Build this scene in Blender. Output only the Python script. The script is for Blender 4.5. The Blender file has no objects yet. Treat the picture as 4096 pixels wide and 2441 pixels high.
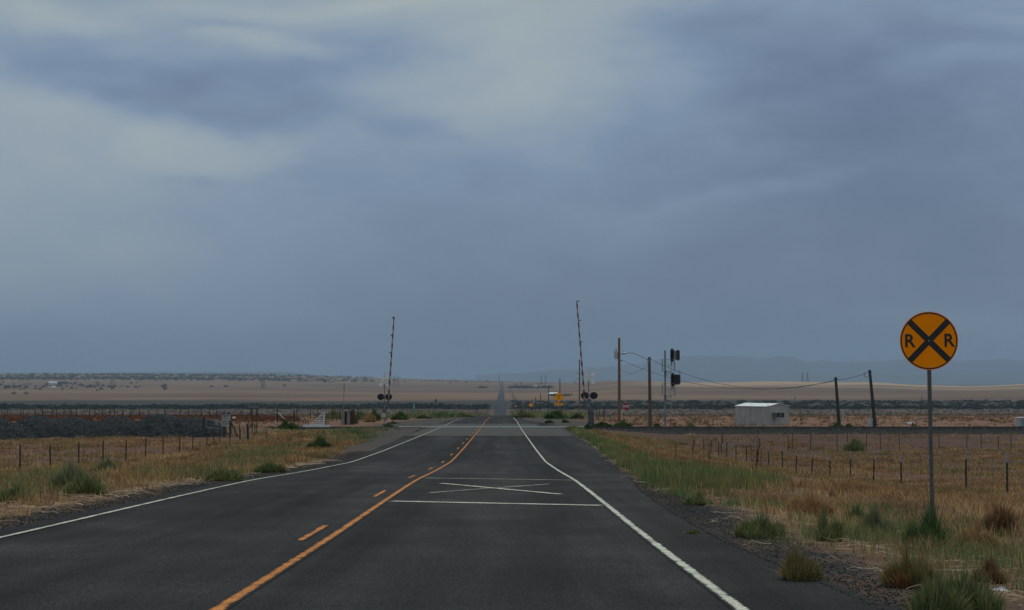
import bpy, math, random
import numpy as np
from mathutils import Vector, Matrix
R = math.radians
random.seed(7)
rng = np.random.default_rng(11)
C = bpy.context.scene.collection
SC = bpy.context.scene

# ------------------------------------------------------------------ camera
F = 7400.0                      # focal length in pixels of the 4096 px wide photograph
EYE = 1.29
PITCH = math.atan(279.5 / F)
YAW = math.atan(38.0 / F)
cam_d = bpy.data.cameras.new('camera')
cam_d.sensor_width = 36.0
cam_d.lens = F / 4096.0 * 36.0
cam_d.clip_start = 0.2
cam_d.clip_end = 90000.0
cam = bpy.data.objects.new('camera', cam_d)
cam.location = (0, 0, EYE)
cam.rotation_euler = (math.pi / 2 + PITCH, 0, -YAW)
C.objects.link(cam)
SC.camera = cam
CM = Matrix.Rotation(-YAW, 3, 'Z') @ Matrix.Rotation(math.pi / 2 + PITCH, 3, 'X')
CMn = np.array(CM)

def P(X, Y, d):
    """world point at forward distance d seen at measured photo position X, Y"""
    v = CM @ Vector(((X - 2048.0) / F, (1220.5 - Y) / F, -1.0))
    v *= d / v.y
    return Vector((v.x, v.y, v.z + EYE))

# ------------------------------------------------------------------ view, world, sun
SC.view_settings.view_transform = 'Standard'
SC.view_settings.look = 'None'
SC.view_settings.exposure = 0.0
SC.view_settings.gamma = 1.0
SC.cycles.max_bounces = 5
SC.cycles.diffuse_bounces = 2
SC.cycles.glossy_bounces = 2
SC.cycles.volume_bounces = 1
SC.cycles.transparent_max_bounces = 8

SUN_EL, SUN_AZ = 58.0, 35.0      # azimuth measured from the road direction towards the right
w = bpy.data.worlds.new('World')
SC.world = w
w.use_nodes = True
nt = w.node_tree
N, L = nt.nodes, nt.links
N.clear()
out = N.new('ShaderNodeOutputWorld')
bg = N.new('ShaderNodeBackground')
L.new(bg.outputs[0], out.inputs[0])
tc = N.new('ShaderNodeTexCoord')
sx = N.new('ShaderNodeSeparateXYZ')
L.new(tc.outputs['Generated'], sx.inputs[0])

def math_n(tree, op, a, b=None, c=None):
    n = tree.nodes.new('ShaderNodeMath'); n.operation = op
    for i, val in enumerate((a, b, c)):
        if val is None: continue
        if isinstance(val, (int, float)): n.inputs[i].default_value = val
        else: tree.links.new(val, n.inputs[i])
    return n.outputs[0]

az = math_n(nt, 'ARCTAN2', sx.outputs[0], sx.outputs[1])
el = math_n(nt, 'ARCSINE', sx.outputs[2])
cmb = N.new('ShaderNodeCombineXYZ')
L.new(az, cmb.inputs[0]); L.new(el, cmb.inputs[1])
# turbulence that bends the cloud banks
def noise_n(tree, vec, scale, detail=4, rough=0.5, dist=0.0):
    n = tree.nodes.new('ShaderNodeTexNoise')
    n.inputs['Scale'].default_value = scale
    n.inputs['Detail'].default_value = detail
    n.inputs['Roughness'].default_value = rough
    n.inputs['Distortion'].default_value = dist
    if vec is not None: tree.links.new(vec, n.inputs['Vector'])
    return n
stretch = N.new('ShaderNodeMapping')
stretch.inputs['Scale'].default_value = (1.0, 2.3, 1.0)
L.new(cmb.outputs[0], stretch.inputs[0])
nz = noise_n(nt, stretch.outputs[0], 8.0, 4, 0.5)
sub = N.new('ShaderNodeVectorMath'); sub.operation = 'SUBTRACT'
L.new(nz.outputs['Color'], sub.inputs[0]); sub.inputs[1].default_value = (0.5, 0.5, 0.5)
mul = N.new('ShaderNodeVectorMath'); mul.operation = 'MULTIPLY'
L.new(sub.outputs[0], mul.inputs[0]); mul.inputs[1].default_value = (0.085, 0.045, 0.0)
wv = N.new('ShaderNodeVectorMath'); wv.operation = 'ADD'
L.new(cmb.outputs[0], wv.inputs[0]); L.new(mul.outputs[0], wv.inputs[1])
def azel(X, Y):
    p = P(X, Y, 1.0); p.z -= EYE; p.normalize()
    return math.atan2(p.x, p.y), math.asin(p.z)
k = 4096 / 2490.0
# (x, y, half width, half height, strength, tilt, hardness) of cloud banks
BANKS = [
    (60, 420, 900, 420, .23, 0, 0), (70, 235, 240, 90, .17, 0, .1), (470, 350, 260, 75, .24, 0, .25),
    (210, 400, 420, 110, .10, 0, 0), (-100, 720, 1300, 330, .17, 0, 0),
    (1240, 110, 480, 290, .17, 12, .0), (1100, 200, 800, 300, .14, 6, 0),
    (270, 135, 350, 95, -.22, 4, .05), (600, 235, 340, 92, -.25, -2, .22), (190, 205, 190, 46, -.18, 6, .15),
    (900, 92, 310, 72, -.22, -6, .05), (560, 150, 460, 50, -.10, 0, 0), (470, 60, 260, 24, -.10, -4, 0),
    (950, 8, 620, 34, .20, -2, 0), (160, 22, 240, 36, .20, 8, 0), (620, 84, 230, 26, .17, 4, 0),
    (1660, 70, 280, 70, -.16, -8, 0), (2050, 120, 620, 230, -.22, -6, 0), (2300, 300, 620, 320, -.18, 0, 0),
    (1850, 190, 240, 60, -.08, -20, 0),
    (2350, 140, 190, 34, .13, -8, 0), (2420, 40, 160, 34, .10, 0, 0), (1800, 455, 330, 32, .12, -10, 0), (1480, 560, 260, 90, .07, 0, 0),
    (980, 330, 150, 44, -.10, 10, .2), (1550, 360, 420, 130, -.10, 20, 0), (1330, 430, 300, 60, -.05, 10, 0),
    (2050, 600, 760, 230, -.10, 0, 0), (2350, 790, 360, 60, .10, 0, 0), (1300, 230, 320, 90, .12, -8, 0),
]
acc = None
for (bx, by, rx, ry, st, tilt, hard) in BANKS:
    a0, e0 = azel(bx * k, by * k)
    mp = N.new('ShaderNodeMapping'); mp.vector_type = 'TEXTURE'
    mp.inputs['Location'].default_value = (a0, e0, 0)
    mp.inputs['Rotation'].default_value = (0, 0, R(-tilt))
    mp.inputs['Scale'].default_value = (rx * k / F, ry * k / F, 1)
    L.new(wv.outputs[0], mp.inputs[0])
    ln = N.new('ShaderNodeVectorMath'); ln.operation = 'LENGTH'
    L.new(mp.outputs[0], ln.inputs[0])
    mr = N.new('ShaderNodeMapRange'); mr.interpolation_type = 'SMOOTHSTEP'
    mr.inputs['From Min'].default_value = hard * 1.6
    mr.inputs['From Max'].default_value = 1.25
    mr.inputs['To Min'].default_value = st
    mr.inputs['To Max'].default_value = 0
    L.new(ln.outputs['Value'], mr.inputs['Value'])
    acc = mr.outputs[0] if acc is None else math_n(nt, 'ADD', acc, mr.outputs[0])
grad = N.new('ShaderNodeMapRange')           # the sky brightens upward
grad.inputs['From Min'].default_value = 0.0; grad.inputs['From Max'].default_value = 0.2
grad.inputs['To Min'].default_value = 0.18; grad.inputs['To Max'].default_value = 0.66
L.new(el, grad.inputs['Value'])
nz2 = noise_n(nt, stretch.outputs[0], 22.0, 6, 0.55, .3)
fine = math_n(nt, 'MULTIPLY', math_n(nt, 'SUBTRACT', nz2.outputs['Fac'], 0.5), 0.30)
nz3 = noise_n(nt, stretch.outputs[0], 6.0, 4, 0.5)
big = math_n(nt, 'MULTIPLY', math_n(nt, 'SUBTRACT', nz3.outputs['Fac'], 0.5), 0.30)
elf = N.new('ShaderNodeMapRange'); elf.inputs['From Max'].default_value = .13; elf.inputs['To Min'].default_value = .25
L.new(el, elf.inputs['Value'])
fine = math_n(nt, 'MULTIPLY', fine, elf.outputs[0])
s = math_n(nt, 'ADD', math_n(nt, 'ADD', acc, grad.outputs[0]), math_n(nt, 'ADD', fine, big))
ramp = N.new('ShaderNodeValToRGB')
cr = ramp.color_ramp
cr.elements[0].position = 0.0; cr.elements[0].color = (.100, .150, .235, 1)
cr.elements[1].position = 1.0; cr.elements[1].color = (.390, .445, .455, 1)
for pos, col in ((.25, (.152, .205, .302)), (.5, (.216, .290, .402)), (.72, (.312, .378, .438))):
    e = cr.elements.new(pos); e.color = (*col, 1)
L.new(s, ramp.inputs[0])
# the overcast is much brighter high overhead, above the frame
up = N.new('ShaderNodeMapRange'); up.interpolation_type = 'SMOOTHSTEP'
up.inputs['From Min'].default_value = .22; up.inputs['From Max'].default_value = .95
up.inputs['To Min'].default_value = 1.0; up.inputs['To Max'].default_value = 2.3
L.new(el, up.inputs['Value'])
sc_ = N.new('ShaderNodeVectorMath'); sc_.operation = 'SCALE'
L.new(ramp.outputs[0], sc_.inputs[0]); L.new(up.outputs[0], sc_.inputs['Scale'])
# low air is greyer, the high cloud deck above the frame slightly warm
hue = N.new('ShaderNodeValToRGB'); hr_ = hue.color_ramp
hr_.elements[0].position = 0.0; hr_.elements[0].color = (.93, .935, .89, 1)
hr_.elements[1].position = 1.0; hr_.elements[1].color = (1.0, .90, .76, 1)
for pos, col in ((.10, (.95, .975, .99)), (.17, (.96, .99, 1.02)), (.30, (1, .97, .90))):
    e = hr_.elements.new(pos); e.color = (*col, 1)
L.new(el, hue.inputs[0])
hm = N.new('ShaderNodeVectorMath'); hm.operation = 'MULTIPLY'
L.new(sc_.outputs[0], hm.inputs[0]); L.new(hue.outputs[0], hm.inputs[1]); sc_ = hm
sky = N.new('ShaderNodeTexSky'); sky.sky_type = 'NISHITA'
sky.sun_disc = False
sky.sun_elevation = R(SUN_EL); sky.sun_rotation = R(SUN_AZ)
ssc = N.new('ShaderNodeVectorMath'); ssc.operation = 'SCALE'
L.new(sky.outputs[0], ssc.inputs[0]); ssc.inputs['Scale'].default_value = 0.08
mx = N.new('ShaderNodeMixRGB'); mx.inputs[0].default_value = 0.97
L.new(ssc.outputs[0], mx.inputs[1]); L.new(sc_.outputs[0], mx.inputs[2])
L.new(mx.outputs[0], bg.inputs[0])
bg.inputs[1].default_value = 1.0

sl = bpy.data.lights.new('sun', 'SUN')
sl.energy = 0.9; sl.angle = R(18); sl.color = (1.0, .95, .86)
so = bpy.data.objects.new('sun', sl)
so.rotation_euler = Vector((math.sin(R(SUN_AZ)) * math.cos(R(SUN_EL)), math.cos(R(SUN_AZ)) * math.cos(R(SUN_EL)), math.sin(R(SUN_EL)))).to_track_quat('Z', 'Y').to_euler()
C.objects.link(so)

# ------------------------------------------------------------------ materials
def pbsdf(name):
    m = bpy.data.materials.new(name); m.use_nodes = True
    return m, m.node_tree, m.node_tree.nodes['Principled BSDF']
MATS = {}
def mat(name, c1, c2=None, scale=8.0, rough=0.8, metal=0.0, bump=0.0, stretch=(1, 1, 1), lo=.35, hi=.65, detail=5, spec=.5, bscale=None):
    m, t, b = pbsdf(name)
    b.inputs['Roughness'].default_value = rough
    b.inputs['Metallic'].default_value = metal
    b.inputs['Specular IOR Level'].default_value = spec
    tcn = t.nodes.new('ShaderNodeTexCoord')
    mp = t.nodes.new('ShaderNodeMapping'); mp.inputs['Scale'].default_value = stretch
    t.links.new(tcn.outputs['Object'], mp.inputs[0])
    c2 = c2 or tuple(x * .75 for x in c1)
    n = noise_n(t, mp.outputs[0], scale, detail, .6)
    r = t.nodes.new('ShaderNodeValToRGB')
    r.color_ramp.elements[0].position = lo; r.color_ramp.elements[0].color = (*c1, 1)
    r.color_ramp.elements[1].position = hi; r.color_ramp.elements[1].color = (*c2, 1)
    t.links.new(n.outputs['Fac'], r.inputs[0]); t.links.new(r.outputs[0], b.inputs['Base Color'])
    if bump:
        n2 = noise_n(t, mp.outputs[0], bscale or scale * 3, 4, .6)
        bp = t.nodes.new('ShaderNodeBump'); bp.inputs['Strength'].default_value = bump
        bp.inputs['Distance'].default_value = .02
        t.links.new(n2.outputs['Fac'], bp.inputs['Height']); t.links.new(bp.outputs[0], b.inputs['Normal'])
    MATS[name] = m
    return m

mat('wood', (.165, .115, .085), (.07, .05, .04), 6, .9, bump=.5, stretch=(6, 6, .5))
mat('wood_brown', (.22, .125, .08), (.10, .06, .045), 6, .9, bump=.5, stretch=(6, 6, .5))
mat('wood_dark', (.055, .05, .046), (.025, .024, .023), 6, .9, bump=.5, stretch=(6, 6, .6))
mat('wood_grey', (.28, .26, .23), (.12, .11, .10), 8, .9, bump=.4, stretch=(5, 5, .8))
mat('white_peel', (.74, .74, .72), (.16, .13, .11), 9, .75, lo=.5, hi=.66, stretch=(2, 2, .8))
mat('white_board', (.88, .88, .85), (.72, .73, .70), 5, .7)
mat('board_grey', (.42, .43, .42), (.26, .27, .26), 5, .7)
mat('white_roof', (.80, .82, .83), (.62, .65, .66), 2, .5)
mat('shed_wall', (.37, .36, .325), (.27, .27, .245), 1.4, .65, stretch=(1, 1, .5))
mat('galvanised', (.13, .13, .125), (.08, .08, .078), 12, .55, .35)
mat('metal_grey', (.27, .28, .29), (.17, .18, .185), 7, .55, .3)
mat('light_metal', (.44, .46, .47), (.30, .32, .33), 7, .5, .2)
mat('mechanism_grey', (.15, .16, .16), (.075, .08, .08), 7, .7)
mat('cabinet_green', (.085, .10, .095), (.05, .06, .058), 6, .7)
mat('signal_black', (.010, .011, .013), (.017, .017, .019), 9, .6)
mat('lens_red', (.05, .012, .012), (.03, .008, .008), 9, .25)
mat('sign_yellow', (1.0, .285, .0), (.96, .255, .0), 3, .6, spec=.06)
mat('sign_amber', (1.0, .40, .01), (.95, .36, .01), 3, .6, spec=.06)
mat('sign_orange', (.95, .22, .03), (.88, .20, .03), 3, .6, spec=.06)
mat('sign_black', (.009, .009, .010), (.013, .013, .014), 7, .45)
mat('sign_red', (.30, .014, .018), (.24, .012, .016), 3, .4)
mat('sign_white', (.66, .67, .68), (.56, .57, .58), 5, .5)
mat('sign_green', (.0, .24, .17), (.0, .18, .13), 5, .5)
mat('sign_blue', (.13, .16, .27), (.09, .11, .2), 5, .5)
mat('sign_back', (.24, .25, .26), (.17, .18, .19), 5, .6)
mat('post_green', (.022, .030, .026), (.013, .016, .014), 9, .7)
mat('post_tip', (.30, .30, .29), (.20, .20, .19), 9, .7)
mat('wire_steel', (.10, .10, .10), (.06, .06, .06), 9, .6, .5)
mat('cable', (.030, .030, .033), (.02, .02, .02), 9, .6)
mat('rust', (.085, .030, .022), (.045, .020, .016), 4, .9, stretch=(1, 1, 1))
mat('rail_steel', (.13, .10, .085), (.07, .055, .05), 8, .7, .3)
mat('rail_head', (.68, .68, .67), (.55, .55, .54), 8, .5, .1)
mat('sleeper_wood', (.05, .042, .038), (.025, .022, .02), 8, .9)
mat('stone_white', (.62, .62, .60), (.42, .42, .40), 7, .9)
mat('pale_yellow', (.58, .60, .30), (.46, .48, .24), 7, .7)
mat('marker_yellow', (.60, .48, .18), (.5, .40, .15), 7, .7)
mat('dead_wood', (.46, .38, .28), (.26, .20, .14), 6, .9, stretch=(3, 3, 3))
mat('roof_grey', (.16, .16, .16), (.11, .11, .11), 2, .8)
mat('house_wall', (.62, .62, .58), (.5, .5, .47), 1, .8)
mat('barn_wall', (.16, .15, .15), (.12, .11, .11), 1, .8)
mat('tower_steel', (.10, .11, .13), (.08, .09, .10), 1, .7)
mat('car_paint', (.012, .013, .016), (.014, .015, .018), 1, .35)
mat('car_glass', (.02, .025, .03), (.02, .025, .03), 1, .15)
mat('rubber', (.012, .012, .012), (.016, .016, .016), 5, .85)

# asphalt group shared by road and worn paint
def asphalt_color(t, vec):
    """fine aggregate speckle, long wheel tracks and pale worn patches"""
    sp = noise_n(t, vec, 42.0, 2, .8)
    r1 = t.nodes.new('ShaderNodeValToRGB')
    r1.color_ramp.elements[0].position = .36; r1.color_ramp.elements[0].color = (.0050, .0060, .0062, 1)
    r1.color_ramp.elements[1].position = .70; r1.color_ramp.elements[1].color = (.050, .0465, .046, 1)
    t.links.new(sp.outputs['Fac'], r1.inputs[0])
    mp = t.nodes.new('ShaderNodeMapping'); mp.inputs['Scale'].default_value = (.55, .06, 1)
    t.links.new(vec, mp.inputs[0])
    pt = noise_n(t, mp.outputs[0], 1.0, 5, .6, .5)
    r2 = t.nodes.new('ShaderNodeMapRange'); r2.inputs['From Min'].default_value = .35; r2.inputs['From Max'].default_value = .68
    r2.inputs['To Min'].default_value = .80; r2.inputs['To Max'].default_value = 1.35
    t.links.new(pt.outputs['Fac'], r2.inputs['Value'])
    mp3 = t.nodes.new('ShaderNodeMapping'); mp3.inputs['Scale'].default_value = (.4, .32, 1)
    t.links.new(vec, mp3.inputs[0])
    pt3 = noise_n(t, mp3.outputs[0], 1.1, 5, .65)
    r3 = t.nodes.new('ShaderNodeMapRange'); r3.inputs['From Min'].default_value = .42; r3.inputs['From Max'].default_value = .70
    r3.inputs['To Min'].default_value = .90; r3.inputs['To Max'].default_value = 1.5
    t.links.new(pt3.outputs['Fac'], r3.inputs['Value'])
    mp4 = t.nodes.new('ShaderNodeMapping'); mp4.inputs['Scale'].default_value = (1.15, .012, 1)
    t.links.new(vec, mp4.inputs[0])
    pt4 = noise_n(t, mp4.outputs[0], 1.0, 4, .6)
    r4 = t.nodes.new('ShaderNodeMapRange'); r4.inputs['From Min'].default_value = .35; r4.inputs['From Max'].default_value = .65
    r4.inputs['To Min'].default_value = .64; r4.inputs['To Max'].default_value = 1.34
    t.links.new(pt4.outputs['Fac'], r4.inputs['Value'])
    r3 = type('o', (), {'outputs': [math_n(t, 'MULTIPLY', r3.outputs[0], r4.outputs[0])]})
    scn = t.nodes.new('ShaderNodeVectorMath'); scn.operation = 'SCALE'
    t.links.new(r1.outputs[0], scn.inputs[0])
    t.links.new(math_n(t, 'MULTIPLY', r2.outputs[0], r3.outputs[0]), scn.inputs['Scale'])
    sy_ = t.nodes.new('ShaderNodeSeparateXYZ'); t.links.new(vec, sy_.inputs[0])
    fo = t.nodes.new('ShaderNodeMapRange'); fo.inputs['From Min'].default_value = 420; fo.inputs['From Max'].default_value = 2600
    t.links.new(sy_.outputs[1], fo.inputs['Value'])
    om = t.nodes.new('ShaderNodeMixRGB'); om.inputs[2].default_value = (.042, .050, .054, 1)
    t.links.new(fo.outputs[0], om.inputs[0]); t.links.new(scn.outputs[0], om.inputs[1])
    return om.outputs[0], sp.outputs['Fac']
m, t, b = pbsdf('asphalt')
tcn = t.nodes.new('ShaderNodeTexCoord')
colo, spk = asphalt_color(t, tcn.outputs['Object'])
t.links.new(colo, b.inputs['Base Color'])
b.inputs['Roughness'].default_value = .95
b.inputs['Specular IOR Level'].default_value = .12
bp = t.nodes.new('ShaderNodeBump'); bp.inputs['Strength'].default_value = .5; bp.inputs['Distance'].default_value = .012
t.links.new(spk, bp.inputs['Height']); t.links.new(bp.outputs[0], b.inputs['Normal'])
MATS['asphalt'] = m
def paint_mat(name, c1, c2, wear=.47):
    m, t, b = pbsdf(name)
    tcn = t.nodes.new('ShaderNodeTexCoord')
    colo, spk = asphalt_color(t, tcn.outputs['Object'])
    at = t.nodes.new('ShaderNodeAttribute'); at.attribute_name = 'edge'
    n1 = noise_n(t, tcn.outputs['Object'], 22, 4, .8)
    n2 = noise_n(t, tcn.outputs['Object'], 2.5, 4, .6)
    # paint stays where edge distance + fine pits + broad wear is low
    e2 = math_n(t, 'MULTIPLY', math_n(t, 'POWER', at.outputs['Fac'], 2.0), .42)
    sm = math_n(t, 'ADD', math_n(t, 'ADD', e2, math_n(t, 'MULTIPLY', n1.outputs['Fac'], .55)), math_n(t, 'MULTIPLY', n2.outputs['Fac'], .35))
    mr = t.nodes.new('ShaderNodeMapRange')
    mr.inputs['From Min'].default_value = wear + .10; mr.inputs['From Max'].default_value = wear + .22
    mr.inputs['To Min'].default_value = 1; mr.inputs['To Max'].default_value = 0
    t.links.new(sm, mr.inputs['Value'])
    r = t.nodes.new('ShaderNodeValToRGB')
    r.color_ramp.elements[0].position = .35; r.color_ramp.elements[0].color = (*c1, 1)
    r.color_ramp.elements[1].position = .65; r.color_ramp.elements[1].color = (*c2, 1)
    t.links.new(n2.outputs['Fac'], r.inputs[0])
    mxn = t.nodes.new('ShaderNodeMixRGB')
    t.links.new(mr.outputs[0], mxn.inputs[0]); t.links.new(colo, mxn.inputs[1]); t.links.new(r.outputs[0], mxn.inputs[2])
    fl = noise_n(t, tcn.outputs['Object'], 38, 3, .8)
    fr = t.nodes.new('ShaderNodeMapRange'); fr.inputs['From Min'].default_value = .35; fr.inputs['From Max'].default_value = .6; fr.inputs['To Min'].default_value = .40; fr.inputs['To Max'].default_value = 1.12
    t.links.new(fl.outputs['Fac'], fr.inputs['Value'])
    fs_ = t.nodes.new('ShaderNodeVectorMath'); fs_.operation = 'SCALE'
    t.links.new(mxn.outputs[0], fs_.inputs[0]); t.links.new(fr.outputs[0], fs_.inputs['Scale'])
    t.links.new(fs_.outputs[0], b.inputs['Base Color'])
    b.inputs['Roughness'].default_value = .9
    b.inputs['Specular IOR Level'].default_value = .1
    MATS[name] = m
paint_mat('paint_white', (.66, .66, .54), (.52, .52, .43), .39)
paint_mat('paint_white_worn', (.50, .50, .43), (.38, .38, .33), .36)
paint_mat('paint_yellow', (.64, .25, .07), (.50, .195, .06), .39)
mat('apron_grey', (.090, .086, .080), (.060, .058, .054), .9, .95, stretch=(.5, 1, 1), spec=.1)

def attr_mat(name, rough=.9, lo=.7, hi=1.25, scale=3.0, bump=0.0, bdist=.05, spec=.2, second=None):
    """colour from the painted soil / leaf tint attribute with fine grain on top"""
    m, t, b = pbsdf(name)
    at = t.nodes.new('ShaderNodeAttribute'); at.attribute_name = 'tint'
    tcn = t.nodes.new('ShaderNodeTexCoord')
    n = noise_n(t, tcn.outputs['Object'], scale, 6, .7)
    mr = t.nodes.new('ShaderNodeMapRange'); mr.inputs['From Min'].default_value = .3; mr.inputs['From Max'].default_value = .7
    mr.inputs['To Min'].default_value = lo; mr.inputs['To Max'].default_value = hi
    t.links.new(n.outputs['Fac'], mr.inputs['Value'])
    fac = mr.outputs[0]
    if second:
        n3 = noise_n(t, tcn.outputs['Object'], second, 5, .65)
        mr3 = t.nodes.new('ShaderNodeMapRange'); mr3.inputs['From Min'].default_value = .3; mr3.inputs['From Max'].default_value = .7
        mr3.inputs['To Min'].default_value = .8; mr3.inputs['To Max'].default_value = 1.2
        t.links.new(n3.outputs['Fac'], mr3.inputs['Value'])
        fac = math_n(t, 'MULTIPLY', fac, mr3.outputs[0])
    scn = t.nodes.new('ShaderNodeVectorMath'); scn.operation = 'SCALE'
    t.links.new(at.outputs['Color'], scn.inputs[0]); t.links.new(fac, scn.inputs['Scale'])
    t.links.new(scn.outputs[0], b.inputs['Base Color'])
    b.inputs['Roughness'].default_value = rough
    b.inputs['Specular IOR Level'].default_value = spec
    if bump:
        bp = t.nodes.new('ShaderNodeBump'); bp.inputs['Strength'].default_value = bump; bp.inputs['Distance'].default_value = bdist
        t.links.new(n.outputs['Fac'], bp.inputs['Height']); t.links.new(bp.outputs[0], b.inputs['Normal'])
    MATS[name] = m
    return m
attr_mat('soil', .95, .62, 1.35, 9.0, .7, .04, .15, second=.5)
attr_mat('leaf', .9, .8, 1.2, 2.0, spec=.12)
attr_mat('stone', .9, .75, 1.25, 8.0, .6, .02, .3)
mat('far_hill', (.075, .09, .105), (.055, .068, .08), .0006, .95)  # lightened base colour carries extra distance haze

# ------------------------------------------------------------------ helpers
def tag(o, label=None, cat=None, group=None, kind=None):
    if label: o['label'] = label
    if cat: o['category'] = cat
    if group: o['group'] = group
    if kind: o['kind'] = kind
    return o
def empty(name, loc, label, cat, group=None, rot=(0, 0, 0)):
    o = bpy.data.objects.new(name, None); C.objects.link(o)
    o.location = loc; o.rotation_euler = rot; o.empty_display_size = .3
    return tag(o, label, cat, group)
def link(name, me, parent=None, loc=(0, 0, 0), rot=(0, 0, 0), scale=(1, 1, 1)):
    o = bpy.data.objects.new(name, me); C.objects.link(o)
    if parent: o.parent = parent
    o.location = loc; o.rotation_euler = rot; o.scale = scale
    return o
class MB:
    def __init__(s): s.v = []; s.f = []; s.sm = []
    def add(s, vs, fs, smooth=False):
        n = len(s.v); s.v += [tuple(v) for v in vs]
        s.f += [tuple(i + n for i in f) for f in fs]; s.sm += [smooth] * len(fs)
    def box(s, c, size, M=None):
        hx, hy, hz = (x / 2 for x in size)
        vs = [Vector((x, y, z)) for x in (-hx, hx) for y in (-hy, hy) for z in (-hz, hz)]
        vs = [((M @ v) if M else v) + Vector(c) for v in vs]
        s.add(vs, [(0, 1, 3, 2), (4, 6, 7, 5), (0, 4, 5, 1), (2, 3, 7, 6), (0, 2, 6, 4), (1, 5, 7, 3)])
        return s
    def bar(s, a, b, w_, h_=None):
        a, b = Vector(a), Vector(b); d = b - a
        M = d.to_track_quat('Z', 'Y').to_matrix()
        return s.box((a + b) / 2, (w_, h_ or w_, d.length), M)
    def tube(s, a, b, r0, r1=None, n=10, cap=True):
        a, b = Vector(a), Vector(b); r1 = r0 if r1 is None else r1
        M = (b - a).to_track_quat('Z', 'Y').to_matrix()
        vs = [a + M @ Vector((r0 * math.cos(2 * math.pi * i / n), r0 * math.sin(2 * math.pi * i / n), 0)) for i in range(n)]
        vs += [b + M @ Vector((r1 * math.cos(2 * math.pi * i / n), r1 * math.sin(2 * math.pi * i / n), 0)) for i in range(n)]
        s.add(vs, [(i, (i + 1) % n, n + (i + 1) % n, n + i) for i in range(n)], True)
        if cap: s.add(vs, [tuple(range(n - 1, -1, -1)), tuple(range(n, 2 * n))])
        return s
    def poly(s, pts, y0, y1, closed_ends=True):
        """prism from an (x, z) outline between depths y0 and y1"""
        n = len(pts)
        vs = [(x, y0, z) for x, z in pts] + [(x, y1, z) for x, z in pts]
        s.add(vs, [(i, (i + 1) % n, n + (i + 1) % n, n + i) for i in range(n)])
        s.add(vs, [tuple(range(n - 1, -1, -1)), tuple(range(n, 2 * n))])
        return s
    def path(s, pts, r, n=5):
        for a, b in zip(pts[:-1], pts[1:]): s.tube(a, b, r, r, n, False)
        return s
    def mesh(s, name, m_):
        me = bpy.data.meshes.new(name); me.from_pydata(s.v, [], s.f)
        me.polygons.foreach_set('use_smooth', s.sm)
        me.materials.append(MATS[m_]); me.update()
        return me
    def build(s, name, m_, parent=None, loc=(0, 0, 0), rot=(0, 0, 0)):
        return link(name, s.mesh(name, m_), parent, loc, rot)
def arr_mesh(name, V, Ft, m_, tint=None, smooth=False, quads=False):
    me = bpy.data.meshes.new(name)
    nv = len(V); k_ = 4 if quads else 3; nf = len(Ft)
    me.vertices.add(nv); me.vertices.foreach_set('co', np.ascontiguousarray(V, dtype=np.float32).ravel())
    me.loops.add(nf * k_); me.loops.foreach_set('vertex_index', np.ascontiguousarray(Ft, dtype=np.int32).ravel())
    me.polygons.add(nf)
    me.polygons.foreach_set('loop_start', np.arange(0, nf * k_, k_, dtype=np.int32))
    if smooth: me.polygons.foreach_set('use_smooth', np.ones(nf, dtype=bool))
    me.update(calc_edges=True)
    if tint is not None:
        a = me.color_attributes.new('tint', 'FLOAT_COLOR', 'POINT')
        c = np.ones((nv, 4), dtype=np.float32); c[:, :3] = tint
        a.data.foreach_set('color', c.ravel())
    me.materials.append(MATS[m_])
    return me
def lettering(s_, size, m_, parent, loc, rot=(R(90), 0, 0), bold=.02, name='lettering', sx=1.0):
    cu = bpy.data.curves.new(name, 'FONT'); cu.body = s_; cu.size = size
    cu.align_x = 'CENTER'; cu.align_y = 'CENTER'; cu.offset = bold * size; cu.extrude = .002
    cu.resolution_u = 3
    to = bpy.data.objects.new(name, cu); C.objects.link(to)
    dg = bpy.context.evaluated_depsgraph_get()
    me = bpy.data.meshes.new_from_object(to.evaluated_get(dg))
    bpy.data.objects.remove(to); bpy.data.curves.remove(cu)
    me.name = name
    me.materials.clear(); me.materials.append(MATS[m_])
    return link(name, me, parent, loc, rot, (sx, 1, 1))
def ngon(n, r, rot=0.0, cx=0, cz=0):
    return [(cx + r * math.cos(rot + 2 * math.pi * i / n), cz + r * math.sin(rot + 2 * math.pi * i / n)) for i in range(n)]

# value noise for shaping ground and scattering
def vnoise(x, y, seed=0):
    xi = np.floor(x).astype(np.int64); yi = np.floor(y).astype(np.int64)
    fx = x - xi; fy = y - yi
    fx = fx * fx * (3 - 2 * fx); fy = fy * fy * (3 - 2 * fy)
    def h(a, b_):
        n = (a * 374761393 + b_ * 668265263 + seed * 974711) & 0xffffffff
        n = ((n ^ (n >> 13)) * 1274126177) & 0xffffffff
        return ((n ^ (n >> 16)) & 0xffff) / 65535.0
    a = h(xi, yi) * (1 - fx) + h(xi + 1, yi) * fx
    b_ = h(xi, yi + 1) * (1 - fx) + h(xi + 1, yi + 1) * fx
    return a * (1 - fy) + b_ * fy
def fbm(x, y, seed=0, o=4):
    s_ = 0; a = .5; tot = 0
    for i in range(o):
        s_ = s_ + a * vnoise(x * 2 ** i, y * 2 ** i, seed + i * 17); tot += a; a *= .5
    return s_ / tot
def sstep(a, b_, x):
    t_ = np.clip((x - a) / (b_ - a), 0, 1); return t_ * t_ * (3 - 2 * t_)

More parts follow.
